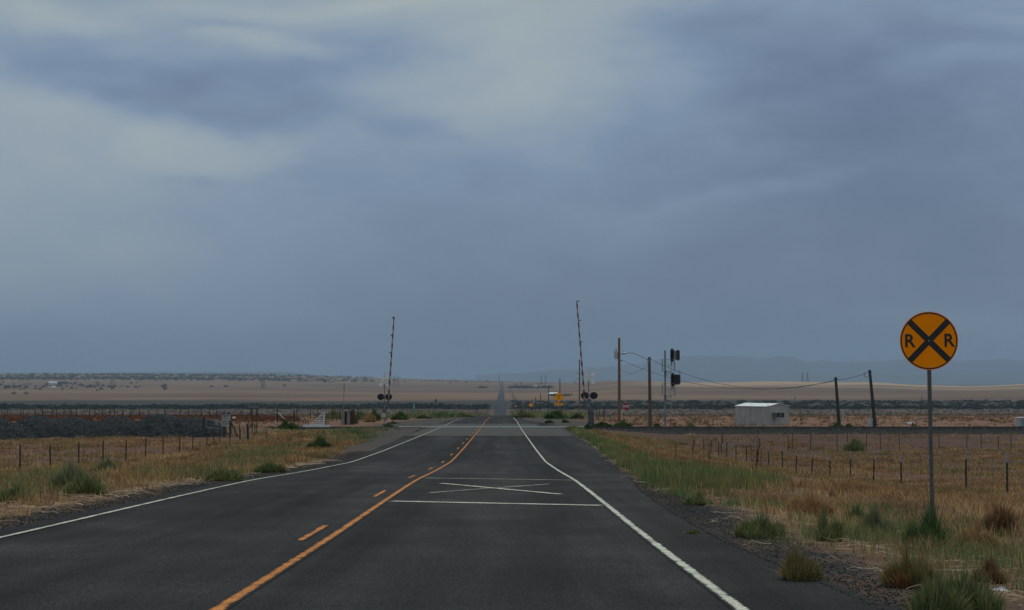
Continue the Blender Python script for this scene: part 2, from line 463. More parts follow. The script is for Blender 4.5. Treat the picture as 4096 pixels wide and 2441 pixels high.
# ------------------------------------------------------------------ terrain profile (depth below eye level)
PY = [-60, 0, 12.9, 21.5, 30.2, 42.9, 54.3, 72, 90.7, 109, 131, 150, 168, 172, 178, 189, 214, 250, 291, 341, 421, 560, 700, 1000, 1300, 1500, 2500]
PH = [0.2, 1.29, 1.64, 1.89, 2.10, 2.43, 2.83, 3.38, 3.71, 3.99, 4.32, 4.60, 4.86, 4.915, 4.93, 5.10, 5.38, 6.0, 6.69, 7.7, 9.3, 12.7, 16.5, 23.0, 29.0, 31.8, 31.1]
_fy = np.arange(-60, 2500.1, .5)
_fh = np.interp(_fy, PY, PH)
_k = np.exp(-.5 * (np.arange(-16, 17) * .5 / 2.6) ** 2); _k /= _k.sum()
_fh = np.convolve(np.pad(_fh, 16, 'edge'), _k, 'valid')
CX = [-9000, -500, 0, 500, 1052, 1300, 1600, 1950, 2100, 2300, 2420, 2550, 2700, 2900, 3080, 3200, 3350, 3500, 3560, 3620, 3680, 3780, 3900, 4000, 4096, 4600, 12000]
CR = [1497, 1497, 1497, 1497, 1500, 1505, 1514, 1524, 1527, 1531, 1521, 1523, 1529, 1530, 1525, 1527, 1530, 1528, 1534, 1537, 1541, 1543, 1546, 1541, 1536, 1530, 1525]
DX = [-9000, 1200, 2010, 2300, 2500, 12000]
DD = [8000, 8000, 7400, 6400, 5200, 5000]
def h_far(x, y):
    ye = np.maximum(y, 2500.0)
    X = 2010 + F * x / ye
    dc = np.interp(X, DX, DD); cr_ = np.interp(X, CX, CR)
    s_ = np.clip((ye - 2500) / (dc - 2500), 0, 1)
    row = 1592 + (cr_ - 1592) * s_ ** .8
    row = row + (fbm(x / 700.0, ye / 500.0, 5) - .5) * 14 * 4 * s_ * (1 - s_)
    h = (row - 1500) * np.minimum(ye, dc) / F
    return np.minimum(h + np.maximum(ye - dc, 0) * .03, 75.0)
def h_base(x, y):
    return np.where(y > 2500, h_far(x, y), np.interp(y, _fy, _fh))
XR = ([-60, 13, 21, 30, 37, 50, 71, 103, 140, 168, 190, 230, 421, 9000], [2.9, 2.75, 2.55, 2.6, 2.8, 3.4, 4.2, 4.95, 5.4, 5.7, 5.2, 3.0, 2.5, 2.3])
XL = ([-60, 60, 110, 170, 190, 230, 9000], [-6.15, -6.3, -6.6, -7.5, -7.0, -6.4, -6.2])
def xr(y): return np.interp(y, *XR)
def xl(y): return np.interp(y, *XL)
RT = ([-60, 0, 20, 29, 40, 58, 64, 69, 74, 80, 90, 101, 111, 121, 132, 147, 156, 165, 171, 174, 180, 200], [.9, 1.9, 2.3, 2.65, 3.1, 3.88, 3.97, 4.2, 4.45, 4.75, 5.15, 5.4, 5.6, 5.82, 5.98, 6.12, 6.35, 5.95, 5.5, 5.3, 5.25, 5.25])
LT = ([-60, 0, 30, 60, 76, 82, 92, 109, 125, 140, 150, 160, 168, 176, 185, 200], [.4, 1.6, 2.6, 3.55, 4.12, 4.3, 4.55, 4.72, 4.86, 4.95, 5.0, 5.04, 5.10, 5.12, 5.15, 5.25])
def H(x, y, under=True):
    """depth of the ground below eye level"""
    x = np.asarray(x, float); y = np.asarray(y, float)
    b_ = h_base(x, y)
    r_, l_ = xr(y), xl(y)
    tR = np.clip((x - r_) / (16 - r_), 0, 1); tL = np.clip((l_ - x) / (20 + l_), 0, 1)
    near = 1 - sstep(180, 215, y)
    hR = np.interp(y, *RT); hL = np.interp(y, *LT)
    h = b_ + near * (np.where(x > r_, (hR - b_) * (.35 * tR + .65 * sstep(0, 1, tR)), 0) + np.where(x < l_, (hL - b_) * (.5 * tL + .5 * sstep(0, 1, tL)), 0))
    outd = np.maximum(x - r_, l_ - x)
    bump = sstep(.3, 3.5, outd)
    h = h - bump * (fbm(x / 2.2, y / 2.2, 3) - .5) * .22 * np.exp(-np.maximum(y - 60, 0) / 200) - bump * (fbm(x / 14, y / 14, 9) - .5) * .5 * near * (1 - sstep(150, 170, y))
    # low soil mound in front of the track, left of the cattle guard
    h = h - .42 * sstep(20.0, 21.8, -x) * np.exp(-((y - 167.5) / 3.5) ** 2)
    # railway formation
    form = 5.08 + np.maximum(np.abs(y - 175) - 2.1, 0) * .6
    h = np.where((outd > .6) & (y > 165) & (y < 186), np.minimum(h, form), h)
    h = np.where(outd > -.05, h + .006 * (1 - sstep(0, .6, outd)), h)
    if under: h = np.where(outd < -.45, b_ + .14 + y * 3e-4 * (y > 300), h)
    return h
# grid rows and columns
rows = list(np.arange(-40, 250, .7))
yy = 250.0
while yy < 32000:
    rows.append(yy); yy *= 1.018 if yy < 9000 else 1.06
ROWS = np.array(rows)
def ground_z(x, y): return EYE - H(x, y, False)
def gz(x, y): return float(EYE - H(np.array([x]), np.array([y]), False)[0])
_road_rows = EYE - h_base(np.full(len(ROWS), -2.0), ROWS)
def road_z(y): return np.interp(y, ROWS, _road_rows)
def G(X, Y, dmin=8, dmax=2500):
    """first place where the measured sight line meets the ground"""
    ds = np.geomspace(dmin, dmax, 3000)
    p = P(X, Y, 1.0); dx = p.x; dz = p.z - EYE
    zt = ground_z(dx * ds, ds)
    below = np.where(EYE + dz * ds <= zt)[0]
    d = ds[below[0]] if len(below) else dmax
    return Vector((dx * d, d, gz(dx * d, d)))

inner = list(np.arange(-12, 12.01, .4)) + list(np.arange(13, 60, 1.0)) + list(-np.arange(13, 60, 1.0))
inner = sorted(inner)
outer = np.linspace(0, 1, 80)[1:] ** 1.15
nr, = ROWS.shape
cols = []
for yv in ROWS:
    ext = 60 + .75 * max(yv, 0)
    o_ = 59.5 + outer * ext
    cols.append(np.concatenate([-o_[::-1], inner, o_]))
Xg = np.array(cols); Yg = np.repeat(ROWS[:, None], Xg.shape[1], 1)
Hg = H(Xg, Yg)
Zg = EYE - Hg
nc = Xg.shape[1]
# soil colours
def soil(x, y):
    r_, l_ = xr(y), xl(y)
    n1 = fbm(x / 3.0, y / 3.0, 21); n2 = fbm(x / 18.0, y / 18.0, 31); n3 = fbm(x / 1.2, y / 1.2, 41)
    c = np.zeros(x.shape + (3,))
    def put(mask, col):
        m_ = np.clip(mask, 0, 1)[..., None]
        c[...] = c * (1 - m_) + np.array(col) * m_
    c[...] = (.115, .070, .042)                                  # verge litter and soil
    field = np.maximum(sstep(14.5, 17, x), sstep(18, 21, -x))
    put(field * (.55 + .45 * n1), (.125, .063, .042))
    put(sstep(.45, .65, n2) * .6, (.150, .085, .048))
    put(sstep(.5, .7, n1) * .45, (.085, .045, .034))
    put(sstep(110, 125, y + n1 * 12) * sstep(6, 10, x) * (y < 185) * .85, (.085, .048, .036))
    # beyond the railway: red earth
    by = sstep(180, 190, y)
    put(by, (.175, .090, .060))
    put(by * sstep(.42, .7, n2) * .7, (.20, .115, .072))
    put(by * sstep(.5, .75, fbm(x / 60, y / 60, 51)) * .5, (.13, .085, .055))
    put(sstep(1350, 1650, y + n2 * 300) * .8, (.075, .060, .042))
    put(sstep(1680, 1720, y), (.038, .036, .028))
    far = sstep(2150, 2400, y + (fbm(x / 120, y / 400, 5) - .5) * 300)
    put(far, (.145, .088, .052))
    st = fbm(x / 420.0 + 7, y / 240.0, 61, 5)
    put(far * sstep(.40, .62, st) * .8, (.200, .130, .076))
    put(far * sstep(.52, .70, fbm(x / 380.0, y / 300.0, 71, 5)) * .7, (.092, .060, .042))
    yes = np.maximum(y, 2500.0)
    X = 2010 + F * x / yes
    dc = np.interp(X, DX, DD)
    put(far * sstep(.80, .92, y / dc + (fbm(x / 500, y / 300, 81) - .5) * .2) * sstep(2350, 2900, X), (.37, .255, .155))  # sunlit band along the far right crest, painted into the ground colour
    put(far * sstep(.62, .8, y / dc) * (1 - sstep(1500, 1900, X)) * .6, (.20, .140, .090))
    put(sstep(1.05, 1.12, y / dc) * (y > 2600), (.09, .09, .08))
    # roadside gravel
    gR = np.interp(y, [0, 34, 42, 150, 190, 260, 400], [1.15, .9, .25, .3, 6, 8, 1.0])
    gL = np.interp(y, [0, 60, 85, 120, 150, 190, 260, 400], [.85, .85, 1.2, 2.4, 5.5, 6.5, 5, 1.0])
    dR = x - r_; dL = l_ - x
    nn = (n3 - .5) * .9 + (n1 - .5) * 1.0
    gm = np.maximum((dR > -1) * (1 - sstep(gR * .75, gR * 1.15, dR + nn * gR * .5)), (dL > -1) * (1 - sstep(gL * .75, gL * 1.15, dL + nn * gL * .5)))
    gm = gm * (y < 480)
    dirt = sstep(70, 110, y)
    put(gm * (1 - dirt), (.026, .026, .026))
    put(gm * (1 - dirt) * sstep(.36, .55, n1) * .85, (.085, .054, .036))
    put(gm * dirt, (.066, .056, .048))
    # railway ballast
    bal = (1 - sstep(2.9, 3.7, np.abs(y - 175) + (n1 - .5) * .8)) * (np.maximum(dR, dL) > .4)
    put(bal, (.024, .024, .023))
    return c
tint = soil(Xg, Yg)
V = np.stack([Xg, Yg, Zg], -1).reshape(-1, 3)
ii = np.arange(nr - 1)[:, None] * nc + np.arange(nc - 1)[None, :]
Q = np.stack([ii, ii + 1, ii + nc + 1, ii + nc], -1).reshape(-1, 4)
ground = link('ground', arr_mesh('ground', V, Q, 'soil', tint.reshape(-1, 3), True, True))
tag(ground, kind='structure')

# ------------------------------------------------------------------ road
ry_ = ROWS[ROWS < 7300]
nu = 15
edge_j = (fbm(ry_ * .9, ry_ * 0, 77) - .5) * .22
xs_ = []
for i, yv in enumerate(ry_):
    a, b_ = float(xl(yv)) - edge_j[i], float(xr(yv)) + edge_j[i]
    xs_.append(np.linspace(a, b_, nu))
RX = np.array(xs_); RYg = np.repeat(ry_[:, None], nu, 1)
RZ = np.interp(RYg, ROWS, _road_rows) + np.maximum(RYg - 300, 0) * 6e-4 * (RYg < 1500) + (RYg >= 1500) * .7
# real pavement thickness at both edges
lo_ = RZ[:, [0]] - .12; ro_ = RZ[:, [-1]] - .12
RX = np.concatenate([RX[:, [0]] - .05, RX, RX[:, [-1]] + .05], 1); RZ = np.concatenate([lo_, RZ, ro_], 1)
RYg = np.repeat(ry_[:, None], nu + 2, 1); ncr = nu + 2
V = np.stack([RX, RYg, RZ], -1).reshape(-1, 3)
ii = np.arange(len(ry_) - 1)[:, None] * ncr + np.arange(ncr - 1)[None, :]
Q = np.stack([ii, ii + 1, ii + ncr + 1, ii + ncr], -1).reshape(-1, 4)
tag(link('road', arr_mesh('road', V, Q, 'asphalt', None, True, True)), kind='structure')

def rz(y): return float(road_z(y)) + max(y - 300, 0) * 6e-4
def marking(name, pts, width, m_, lift=.005):
    """paint strip along a polyline on the road, three vertices across"""
    fine_ = []
    for (x0, y0), (x1, y1) in zip(pts[:-1], pts[1:]):
        n = max(2, int(math.hypot(x1 - x0, y1 - y0) / .35))
        ys = set(np.linspace(y0, y1, n).tolist())
        if abs(y1 - y0) > 1e-3:
            lo2, hi2 = min(y0, y1), max(y0, y1)
            ys |= set(ROWS[(ROWS > lo2) & (ROWS < hi2)].tolist())
            ys = sorted(ys, reverse=y1 < y0)
            seg = [(x0 + (x1 - x0) * (q - y0) / (y1 - y0), q) for q in ys]
        else:
            seg = [(x0 + (x1 - x0) * q / n, y0) for q in range(n + 1)]
        fine_ += seg
    vs, fs, ed = [], [], []
    for i, (x, y) in enumerate(fine_):
        a = fine_[max(0, i - 1)]; b_ = fine_[min(len(fine_) - 1, i + 1)]
        d = Vector((b_[0] - a[0], b_[1] - a[1])); d.normalize(); nx, ny = -d.y, d.x
        jit = 1
        for u in (-1, 0, 1):
            px, py = x + nx * u * width / 2 * jit, y + ny * u * width / 2 * jit
            vs.append((px, py, rz(py) + lift)); ed.append(abs(u))
    for i in range(len(fine_) - 1):
        for q in (0, 1):
            a = i * 3 + q; fs.append((a, a + 3, a + 4, a + 1))
    me = bpy.data.meshes.new(name); me.from_pydata(vs, [], fs)
    at = me.attributes.new('edge', 'FLOAT', 'POINT'); at.data.foreach_set('value', ed)
    me.materials.append(MATS[m_])
    # face up
    me.update()
    if me.polygons[0].normal.z < 0: me.flip_normals()
    o = link(name, me); tag(o, kind='structure'); return o
XW, XY, XLW = 1.68, -2.0, -5.83
marking('road_edge_line', [(XW, 4), (XW, 430)], .15, 'paint_white')
marking('road_edge_line', [(XLW, 4), (XLW, 175)], .14, 'paint_white')
marking('road_edge_line', [(XLW + .12, 178.5), (XLW, 260)], .14, 'paint_white')
q = 262
while q < 420:
    marking('road_edge_line', [(XLW, q), (XLW, q + 9)], .14, 'paint_white_worn'); q += 13
marking('road_centre_line', [(XY, 4), (XY, 173.5)], .155, 'paint_yellow')
marking('road_centre_line', [(XY, 177), (XY - .02, 300)], .155, 'paint_yellow')
q = 21.0
while q < 165:
    marking('road_centre_dash', [(XY - .29, q), (XY - .29, q + 3.05)], .14, 'paint_yellow'); q += 12.2
for (a, b_) in ((168, 171), (185, 190)):
    marking('road_centre_dash', [(XY - .3, a), (XY - .3, b_)], .14, 'paint_yellow')
def RP(X, Y):
    ds = np.geomspace(8, 400, 6000); p = P(X, Y, 1.0)
    i = np.where(EYE + (p.z - EYE) * ds <= np.interp(ds, ROWS, _road_rows))[0][0]
    return (p.x * ds[i], ds[i])
for (a, b_, wd, mt) in (((1700, 1913), (2292, 1922), .55, 'paint_white_worn'), ((1568, 2006), (2408, 2023), .52, 'paint_white'),
                        ((1768, 1935), (2243, 1979), .30, 'paint_white'), ((1718, 1973), (2196, 1938), .26, 'paint_white_worn')):
    pa, pb = RP(*a), RP(*b_)
    marking('road_marking', [pa, pb], wd, mt, .009 if wd < .4 else .006)
marking('stop_line', [(XY + .15, 160.5), (XW - .1, 160.5)], .5, 'paint_white_worn', .012)

# pale resurfaced apron at the crossing
def sheet(name, m_, y0, y1, fa, fb, lift, n=12, jag=.35):
    ys = sorted(set([y0, y1]) | set(ROWS[(ROWS > y0) & (ROWS < y1)].tolist()))
    vs, fs = [], []
    for i, y in enumerate(ys):
        a = fa(y) + random.uniform(-jag, jag); b_ = fb(y) + random.uniform(-jag, jag)
        for u in range(n): vs.append((a + (b_ - a) * u / (n - 1), y, 0))
    vs = [(x, y, max(rz(y) + lift, gz(x, y) + .012) if (x < xl(y) + .3 or x > xr(y) - .3) else rz(y) + lift) for x, y, z in vs]
    for i in range(len(ys) - 1):
        for u in range(n - 1):
            a = i * n + u; fs.append((a, a + 1, a + n + 1, a + n))
    me = bpy.data.meshes.new(name); me.from_pydata(vs, [], fs); me.materials.append(MATS[m_])
    return tag(link(name, me), kind='structure')
sheet('crossing_pavement', 'apron_grey', 132, 173.9, lambda y: -7.0, lambda y: float(xr(y)) - .15, .004)
sheet('crossing_pavement', 'apron_grey', 176.2, 197, lambda y: -7.2, lambda y: 3.6, .004)

# ------------------------------------------------------------------ foliage generators
def blades(name, cx, cy, cz, h, wd, lean, col, m_='leaf', tipcol=1.12):
    """cx.. arrays per blade; returns mesh"""
    n = len(cx)
    th = rng.uniform(0, 2 * np.pi, n)
    sxv, syv = np.cos(th), np.sin(th)
    ld = rng.uniform(0, 2 * np.pi, n)
    lx, ly = np.cos(ld) * lean * h, np.sin(ld) * lean * h
    V = np.zeros((n, 5, 3))
    for q, (sg, hh, ww, lw) in enumerate(((-1, 0, 1, 0), (1, 0, 1, 0), (-1, .55, .8, .35), (1, .55, .8, .35), (0, 1, 0, 1))):
        V[:, q, 0] = cx + sxv * sg * wd * .5 * ww + lx * lw
        V[:, q, 1] = cy + syv * sg * wd * .5 * ww + ly * lw
        V[:, q, 2] = cz - .03 * (hh == 0) + h * hh * np.sqrt(np.maximum(1 - lean * lean * .35, .2))
    Fi = np.array([(0, 1, 3), (0, 3, 2), (2, 3, 4)])
    Ft = (np.arange(n)[:, None, None] * 5 + Fi[None]).reshape(-1, 3)
    T = np.repeat(col[:, None, :], 5, 1)
    return arr_mesh(name, V.reshape(-1, 3), Ft, m_, T.reshape(-1, 3))
def pick(n, cols, p=None):
    cols = np.array(cols); i = rng.choice(len(cols), n, p=p)
    return cols[i] * rng.uniform(.75, 1.25, (n, 1))
STRAW = [(.47, .295, .130), (.37, .21, .095), (.55, .38, .20), (.28, .142, .072), (.30, .215, .090)]
def grass_field(name, y0, y1, xa, xb, dens, hmin, hmax, clump_r, per, cols, pc, keep, seed, label=None, lod=1.0, lean=.45, wmin=.006, mix=False):
    """clumps of blades; count falls and blade width grows with distance"""
    CXs, CYs = [], []
    step = 4.0
    y = y0
    while y < y1:
        ye = min(y + step, y1)
        ym = (y + ye) / 2
        a = max(xa(ym), -.285 * ye - 2.5); b_ = min(xb(ym), .30 * ye + 2.5)
        if b_ > a:
            n = rng.poisson(dens * (b_ - a) * (ye - y) * min(1.0, (45.0 / max(ym, 12)) ** lod))
            CXs.append(rng.uniform(a, b_, n)); CYs.append(rng.uniform(y, ye, n))
        y = ye
    cx = np.concatenate(CXs); cy = np.concatenate(CYs)
    kp = rng.uniform(0, 1, len(cx)) < keep(cx, cy)
    cx, cy = cx[kp], cy[kp]
    hh = hmin + (hmax - hmin) * fbm(cx / 5, cy / 5, seed) * rng.uniform(.5, 1.35, len(cx))
    cc = pick(len(cx), cols, pc)
    # colour drifts in broad patches
    dr = (fbm(cx / 9, cy / 9, seed + 3) - .5)[:, None]
    cc = cc * (1 + dr * .7)
    if mix:
        m1 = (sstep(.48, .66, fbm(cx / 3.2, cy / 3.8, seed + 51)) * .65)[:, None]
        cc = cc * (1 - m1) + np.array([.27, .135, .062]) * rng.uniform(.7, 1.3, (len(cx), 1)) * m1
        m2 = (sstep(.50, .66, fbm(cx / 5, cy / 7, seed + 61)) * .6)[:, None]
        cc = cc * (1 - m2) + np.array([.25, .215, .085]) * rng.uniform(.7, 1.3, (len(cx), 1)) * m2
        m3 = (sstep(.60, .72, fbm(cx / 1.4, cy / 1.6, seed + 71)) * .6)[:, None]
        cc = cc * (1 - m3) + np.array([.09, .06, .038]) * m3
        hh = hh * (.55 + .9 * fbm(cx / 1.1, cy / 1.1, seed + 81))
    nb = len(cx) * per
    idx = np.repeat(np.arange(len(cx)), per)
    rr = clump_r * np.sqrt(rng.uniform(0, 1, nb)) * np.maximum(1, (cy[idx] / 60)) ** .3; an = rng.uniform(0, 2 * np.pi, nb)
    bx, by = cx[idx] + rr * np.cos(an), cy[idx] + rr * np.sin(an)
    bz = ground_z(bx, by)
    bh = hh[idx] * rng.uniform(.35, 1.15, nb)
    bw = np.maximum(wmin * .8, .00027 * by) * rng.uniform(.6, 1.4, nb)
    bc = cc[idx] * rng.uniform(.8, 1.25, (nb, 1))
    me = blades(name, bx, by, bz, bh, bw, rng.uniform(.05, lean, nb) * 1.3, bc)
    o = link(name, me); tag(o, label, kind='stuff')
    if label: o['category'] = 'grass'
    return o
def clear_track(x, y): return 1 - ((y > 171.6) & (y < 178.6)) * 1.0
# left verge
def keepL(x, y):
    d = xl(y) - x
    g0 = np.interp(y, [0, 60, 85, 120, 150, 190], [.55, .55, 1.0, 2.2, 5.5, 6.5])
    return (1 - sstep(154, 162, y) * (x > -19.9)) * sstep(g0 * .8, g0 * 1.5 + .5, d) * (.15 + .95 * sstep(.36, .56, fbm(x / 1.8, y / 2.2, 5))) * clear_track(x, y)
grass_field('dry_grass', 16, 168, lambda y: -19.5, lambda y: float(xl(y)), 13, .10, .38, .22, 17, STRAW, [.32, .26, .2, .12, .10], keepL, 5,
            'dry straw-coloured grass on the verge left of the road', .9, .75, .004, True)
def keepR(x, y):
    d = x - xr(y)
    g0 = np.interp(y, [0, 18, 36, 44, 170], [1.0, .75, .6, .1, .2])
    pat = sstep(.40, .58, fbm(x / 1.6, y / 2.0, 8))
    return sstep(g0 * .8, g0 * 1.6 + .5, d) * (.16 + .84 * pat) * clear_track(x, y)
grass_field('dry_grass', 11, 166, lambda y: float(xr(y)), lambda y: 16.0, 13, .09, .36, .22, 17, STRAW, [.26, .32, .16, .18, .08], keepR, 12,
            'dry straw-coloured grass on the verge right of the road', .9, .75, .004, True)
# fields behind the fences: separate tufts with bare earth between
def keepF(x, y): return (.10 + .95 * sstep(.44, .60, fbm(x / 3.2, y / 3.2, 15))) * (1 - .50 * ((x > 10) & (y > 122)) * sstep(122, 140, y)) * clear_track(x, y)
grass_field('field_grass', 55, 172, lambda y: -60.0, lambda y: -19.5, 6.5, .12, .30, .34, 14, STRAW, [.40, .24, .16, .12, .08], keepF, 19,
            'tufts of dry grass in the field behind the left fence', .6, .75, .005, True)
grass_field('field_grass', 48, 172, lambda y: 16.0, lambda y: 60.0, 9, .12, .32, .36, 14, STRAW, [.40, .26, .16, .12, .06], keepF, 23,
            'tufts of dry grass in the field behind the right fence', .6, .75, .005, True)
# beyond the railway: scattered scrub on red earth
SCRUB = [(.26, .155, .085), (.17, .115, .065), (.13, .115, .070), (.21, .12, .08), (.095, .095, .058)]
def keepS(x, y): return (np.abs(x + 2) > np.interp(y, [180, 200, 260, 300], [16, 14, 9, 6.5])) * (.3 + .9 * sstep(.42, .62, fbm(x / 9, y / 9, 25)))
def keepS2(x, y): return (np.abs(x + 2) > 7) * (.3 + .8 * sstep(.4, .6, fbm(x / 30, y / 30, 27)))
# rust-red weeds in the corral
def keepC(x, y): return (.3 + .8 * sstep(.35, .55, fbm(x / 4, y / 4, 29)))
grass_field('red_weeds', 212, 262, lambda y: -75.0, lambda y: -.112 * y, 6, .35, .85, .5, 10, [(.17, .065, .040), (.12, .050, .035), (.22, .105, .06)], None, keepC, 37,
            'rust-red weeds around the corral fence', .3, .5, .04)
# green verge weeds
GREEN = [(.120, .172, .062), (.155, .200, .078), (.200, .215, .088), (.090, .130, .050), (.32, .24, .11)]
VERGE = [(.105, .165, .055), (.135, .195, .068), (.175, .21, .08), (.080, .125, .045), (.30, .23, .10)]
def keepG(x, y):
    d = x - xr(y)
    wide = np.interp(y, [34, 44, 66, 90, 170], [1.7, 2.2, 1.5, 1.0, .9])
    band = sstep(.1, .35, d) * (1 - sstep(wide * .7, wide * 1.9, d + (fbm(x / 3, y / 6, 31) - .5) * 2.2))
    return band * sstep(34, 38, y) * (.45 + .75 * sstep(.35, .5, fbm(x / 2, y / 4, 33)))
grass_field('green_weeds', 34, 168, lambda y: float(xr(y)), lambda y: float(xr(y)) + 5.5, 15, .18, .50, .26, 16, VERGE, [.22, .24, .22, .06, .26], keepG, 41,
            'dense green weeds along the right pavement edge', .85, .35)
def keepG2(x, y):
    out_ = np.zeros(len(x))
    for (a, b_, ra, rb, sgth) in ((-11.2, 45, 2.6, 4, .8), (-8.2, 48, 1.5, 5, 1), (-8.6, 63, 1.2, 5, 1), (-9.8, 38, 1.8, 3, .6), (-8.6, 33, 1.3, 3, .6), (-10.5, 80, 2, 7, .9), (-13, 98, 2, 7, .6),
                                  (-11, 115, 3, 8, .6), (-13.5, 150, 4, 10, .8), (-10.2, 128, 2, 6, .6), (-16, 70, 2, 5, .3), (-18, 156, 5, 5, .6), (-12.5, 160, 4, 4, .35)):
        out_ = np.maximum(out_, sgth * (1 - sstep(.4, 1.1, np.hypot((x - a) / ra, (y - b_) / rb))))
    return out_ * (.4 + .8 * fbm(x, y, 35)) * clear_track(x, y)
grass_field('green_weeds', 26, 170, lambda y: -21, lambda y: float(xl(y)) - .5, 7.5, .22, .52, .28, 14, GREEN, [.2, .25, .22, .10, .23], keepG2, 43,
            'patches of green weeds in the left verge grass', .8, .4)
def keepG3(x, y):
    out_ = np.zeros(len(x))
    for (a, b_, ra, rb, sgth) in ((4.6, 19.5, 1.0, 1.6, .35), (5.6, 20.5, 1.2, 2.0, .3), (6.4, 27, 1.6, 2.5, .3), (4.6, 14.5, .8, 1.2, .8), (3.9, 16.8, .5, .7, .5), (4.3, 22.5, .8, 1.5, .9), (4.9, 26, .9, 1.6, .8), (5.2, 17.5, .9, 1.2, .9), (4.3, 30, .8, 1.3, .8), (3.6, 34, .7, 1, .8), (5.8, 24, .9, 1.5, .5), (6.0, 30, 1.3, 2, .4), (3.1, 20.5, .3, .4, .6)):
        out_ = np.maximum(out_, sgth * (1 - sstep(.4, 1.1, np.hypot((x - a) / ra, (y - b_) / rb))))
    return out_
grass_field('green_weeds', 12, 38, lambda y: float(xr(y)) + .3, lambda y: 8.0, 26, .10, .36, .2, 22, GREEN, [.3, .25, .2, .15, .10], keepG3, 47,
            'low green weeds on the near right shoulder', 0, .5)
# weeds in the verge beyond the railway
def keepG4(x, y):
    e = np.minimum(np.abs(x - xr(y)), np.abs(x - xl(y)))
    return (1 - sstep(5, 14, e)) * (e > 2.2) * sstep(250, 300, y) * (.3 + .8 * sstep(.35, .5, fbm(x / 5, y / 12, 37)))
grass_field('green_weeds', 250, 1300, lambda y: -24, lambda y: 20, .9, .6, 1.5, .8, 9, GREEN, [.2, .25, .2, .15, .2], lambda x, y: keepG4(x, y) * (np.where(x > 0, x > xr(y) + 2, x < xl(y) - 2)), 49,
            'green and yellow weeds lining the road beyond the railway', .5, .4, .05)

# lying dead stalks and straw on the shoulders
def stalks(name, spots, label):
    V, Ft, T = [], [], []
    for (x, y, ln_, wd) in spots:
        a = random.uniform(-.6, .6) + (math.pi if random.random() < .5 else 0); bend = random.uniform(-.3, .3)
        n = 5; base = len(V)
        col = np.array(random.choice([(.34, .25, .17), (.25, .17, .11), (.42, .33, .23), (.20, .13, .08)]))
        px, py, ang = x, y, a
        for i in range(n + 1):
            z = gz(px, py) + .015 + .05 * math.sin(i / n * math.pi) * random.random()
            ww = wd * (1 - .7 * i / n)
            nx, ny = -math.sin(ang) * ww, math.cos(ang) * ww
            V += [(px - nx, py - ny, z), (px + nx, py + ny, z), (px, py, z + ww * 1.2)]
            T += [col] * 3
            px += math.cos(ang) * ln_ / n; py += math.sin(ang) * ln_ / n; ang += bend * .4
        for i in range(n):
            a0 = base + i * 3
            for (p_, q_) in ((0, 2), (2, 1)):
                Ft += [(a0 + p_, a0 + 3 + p_, a0 + 3 + q_), (a0 + p_, a0 + 3 + q_, a0 + q_)]
    o = link(name, arr_mesh(name, np.array(V), np.array(Ft), 'leaf', np.array(T))); tag(o, label, 'debris', kind='stuff')
sp = []
for i in range(520):
    y = 10 + 32 * random.random() ** 1.1; x = float(xr(y)) + random.gauss(1.5, .65)
    if x > xr(y) + .35: sp.append((x, y, random.uniform(.08, .45), random.uniform(.0025, .006)))
for i in range(18):
    sp.append((random.uniform(3.9, 4.9), random.uniform(16.5, 21.5), random.uniform(.4, 1.1), random.uniform(.004, .010)))
for i in range(500):
    y = random.uniform(36, 130); x = float(xr(y)) + random.gauss(.5, .4)
    if x > xr(y) + .1: sp.append((x, y, random.uniform(.15, .6), .012))
stalks('dead_stalks', sp, 'bleached dead stalks lying on the right shoulder')
sp = []
for i in range(750):
    y = random.uniform(24, 75); x = float(xl(y)) - random.gauss(1.15, .35)
    sp.append((x, y, random.uniform(.12, .6), random.uniform(.005, .012)))
stalks('dead_stalks', sp, 'bleached dead stalks lying on the left shoulder')
# loose gravel stones
def pebbles(name, P_, r_, cols, label, cat='gravel'):
    n = len(P_)
    base = np.array([(1, 0, -.3), (-.4, .9, -.3), (-.6, -.8, -.3), (.2, .1, .8), (.5, .7, .2), (-.7, .1, .3)])
    fi = np.array([(0, 4, 3), (4, 1, 3), (1, 5, 3), (5, 2, 3), (2, 0, 3), (0, 1, 4), (1, 2, 5), (0, 2, 1)])
    V = base[None] * r_[:, None, None] * rng.uniform(.6, 1.3, (n, 6, 3))
    a = rng.uniform(0, 6.28, n); c_, s_ = np.cos(a)[:, None], np.sin(a)[:, None]
    X_ = V[..., 0] * c_ - V[..., 1] * s_; Y_ = V[..., 0] * s_ + V[..., 1] * c_
    V = np.stack([X_, Y_, V[..., 2]], -1) + P_[:, None, :]
    Ft = (np.arange(n)[:, None, None] * 6 + fi[None]).reshape(-1, 3)
    T = np.repeat(pick(n, cols)[:, None, :], 6, 1)
    o = link(name, arr_mesh(name, V.reshape(-1, 3), Ft, 'stone', T.reshape(-1, 3))); tag(o, label, cat, kind='stuff'); return o
GRV = [(.018, .018, .019), (.026, .026, .025), (.042, .038, .035), (.014, .014, .015), (.11, .085, .065)]
n = 11000
y = 10 + 38 * rng.uniform(0, 1, n) ** 1.2
x = xr(y) + np.abs(rng.normal(0, .5, n)) - .10
pebbles('shoulder_gravel', np.stack([x, y, ground_z(x, y) + .004], -1), rng.uniform(.005, .014, n), GRV, 'loose dark gravel on the right shoulder')
n = 12000
y = rng.uniform(20, 90, n); x = xl(y) - np.abs(rng.normal(0, .5, n)) + .04
pebbles('shoulder_gravel', np.stack([x, y, ground_z(x, y) + .004], -1), rng.uniform(.008, .022, n), GRV, 'loose dark gravel on the left shoulder')

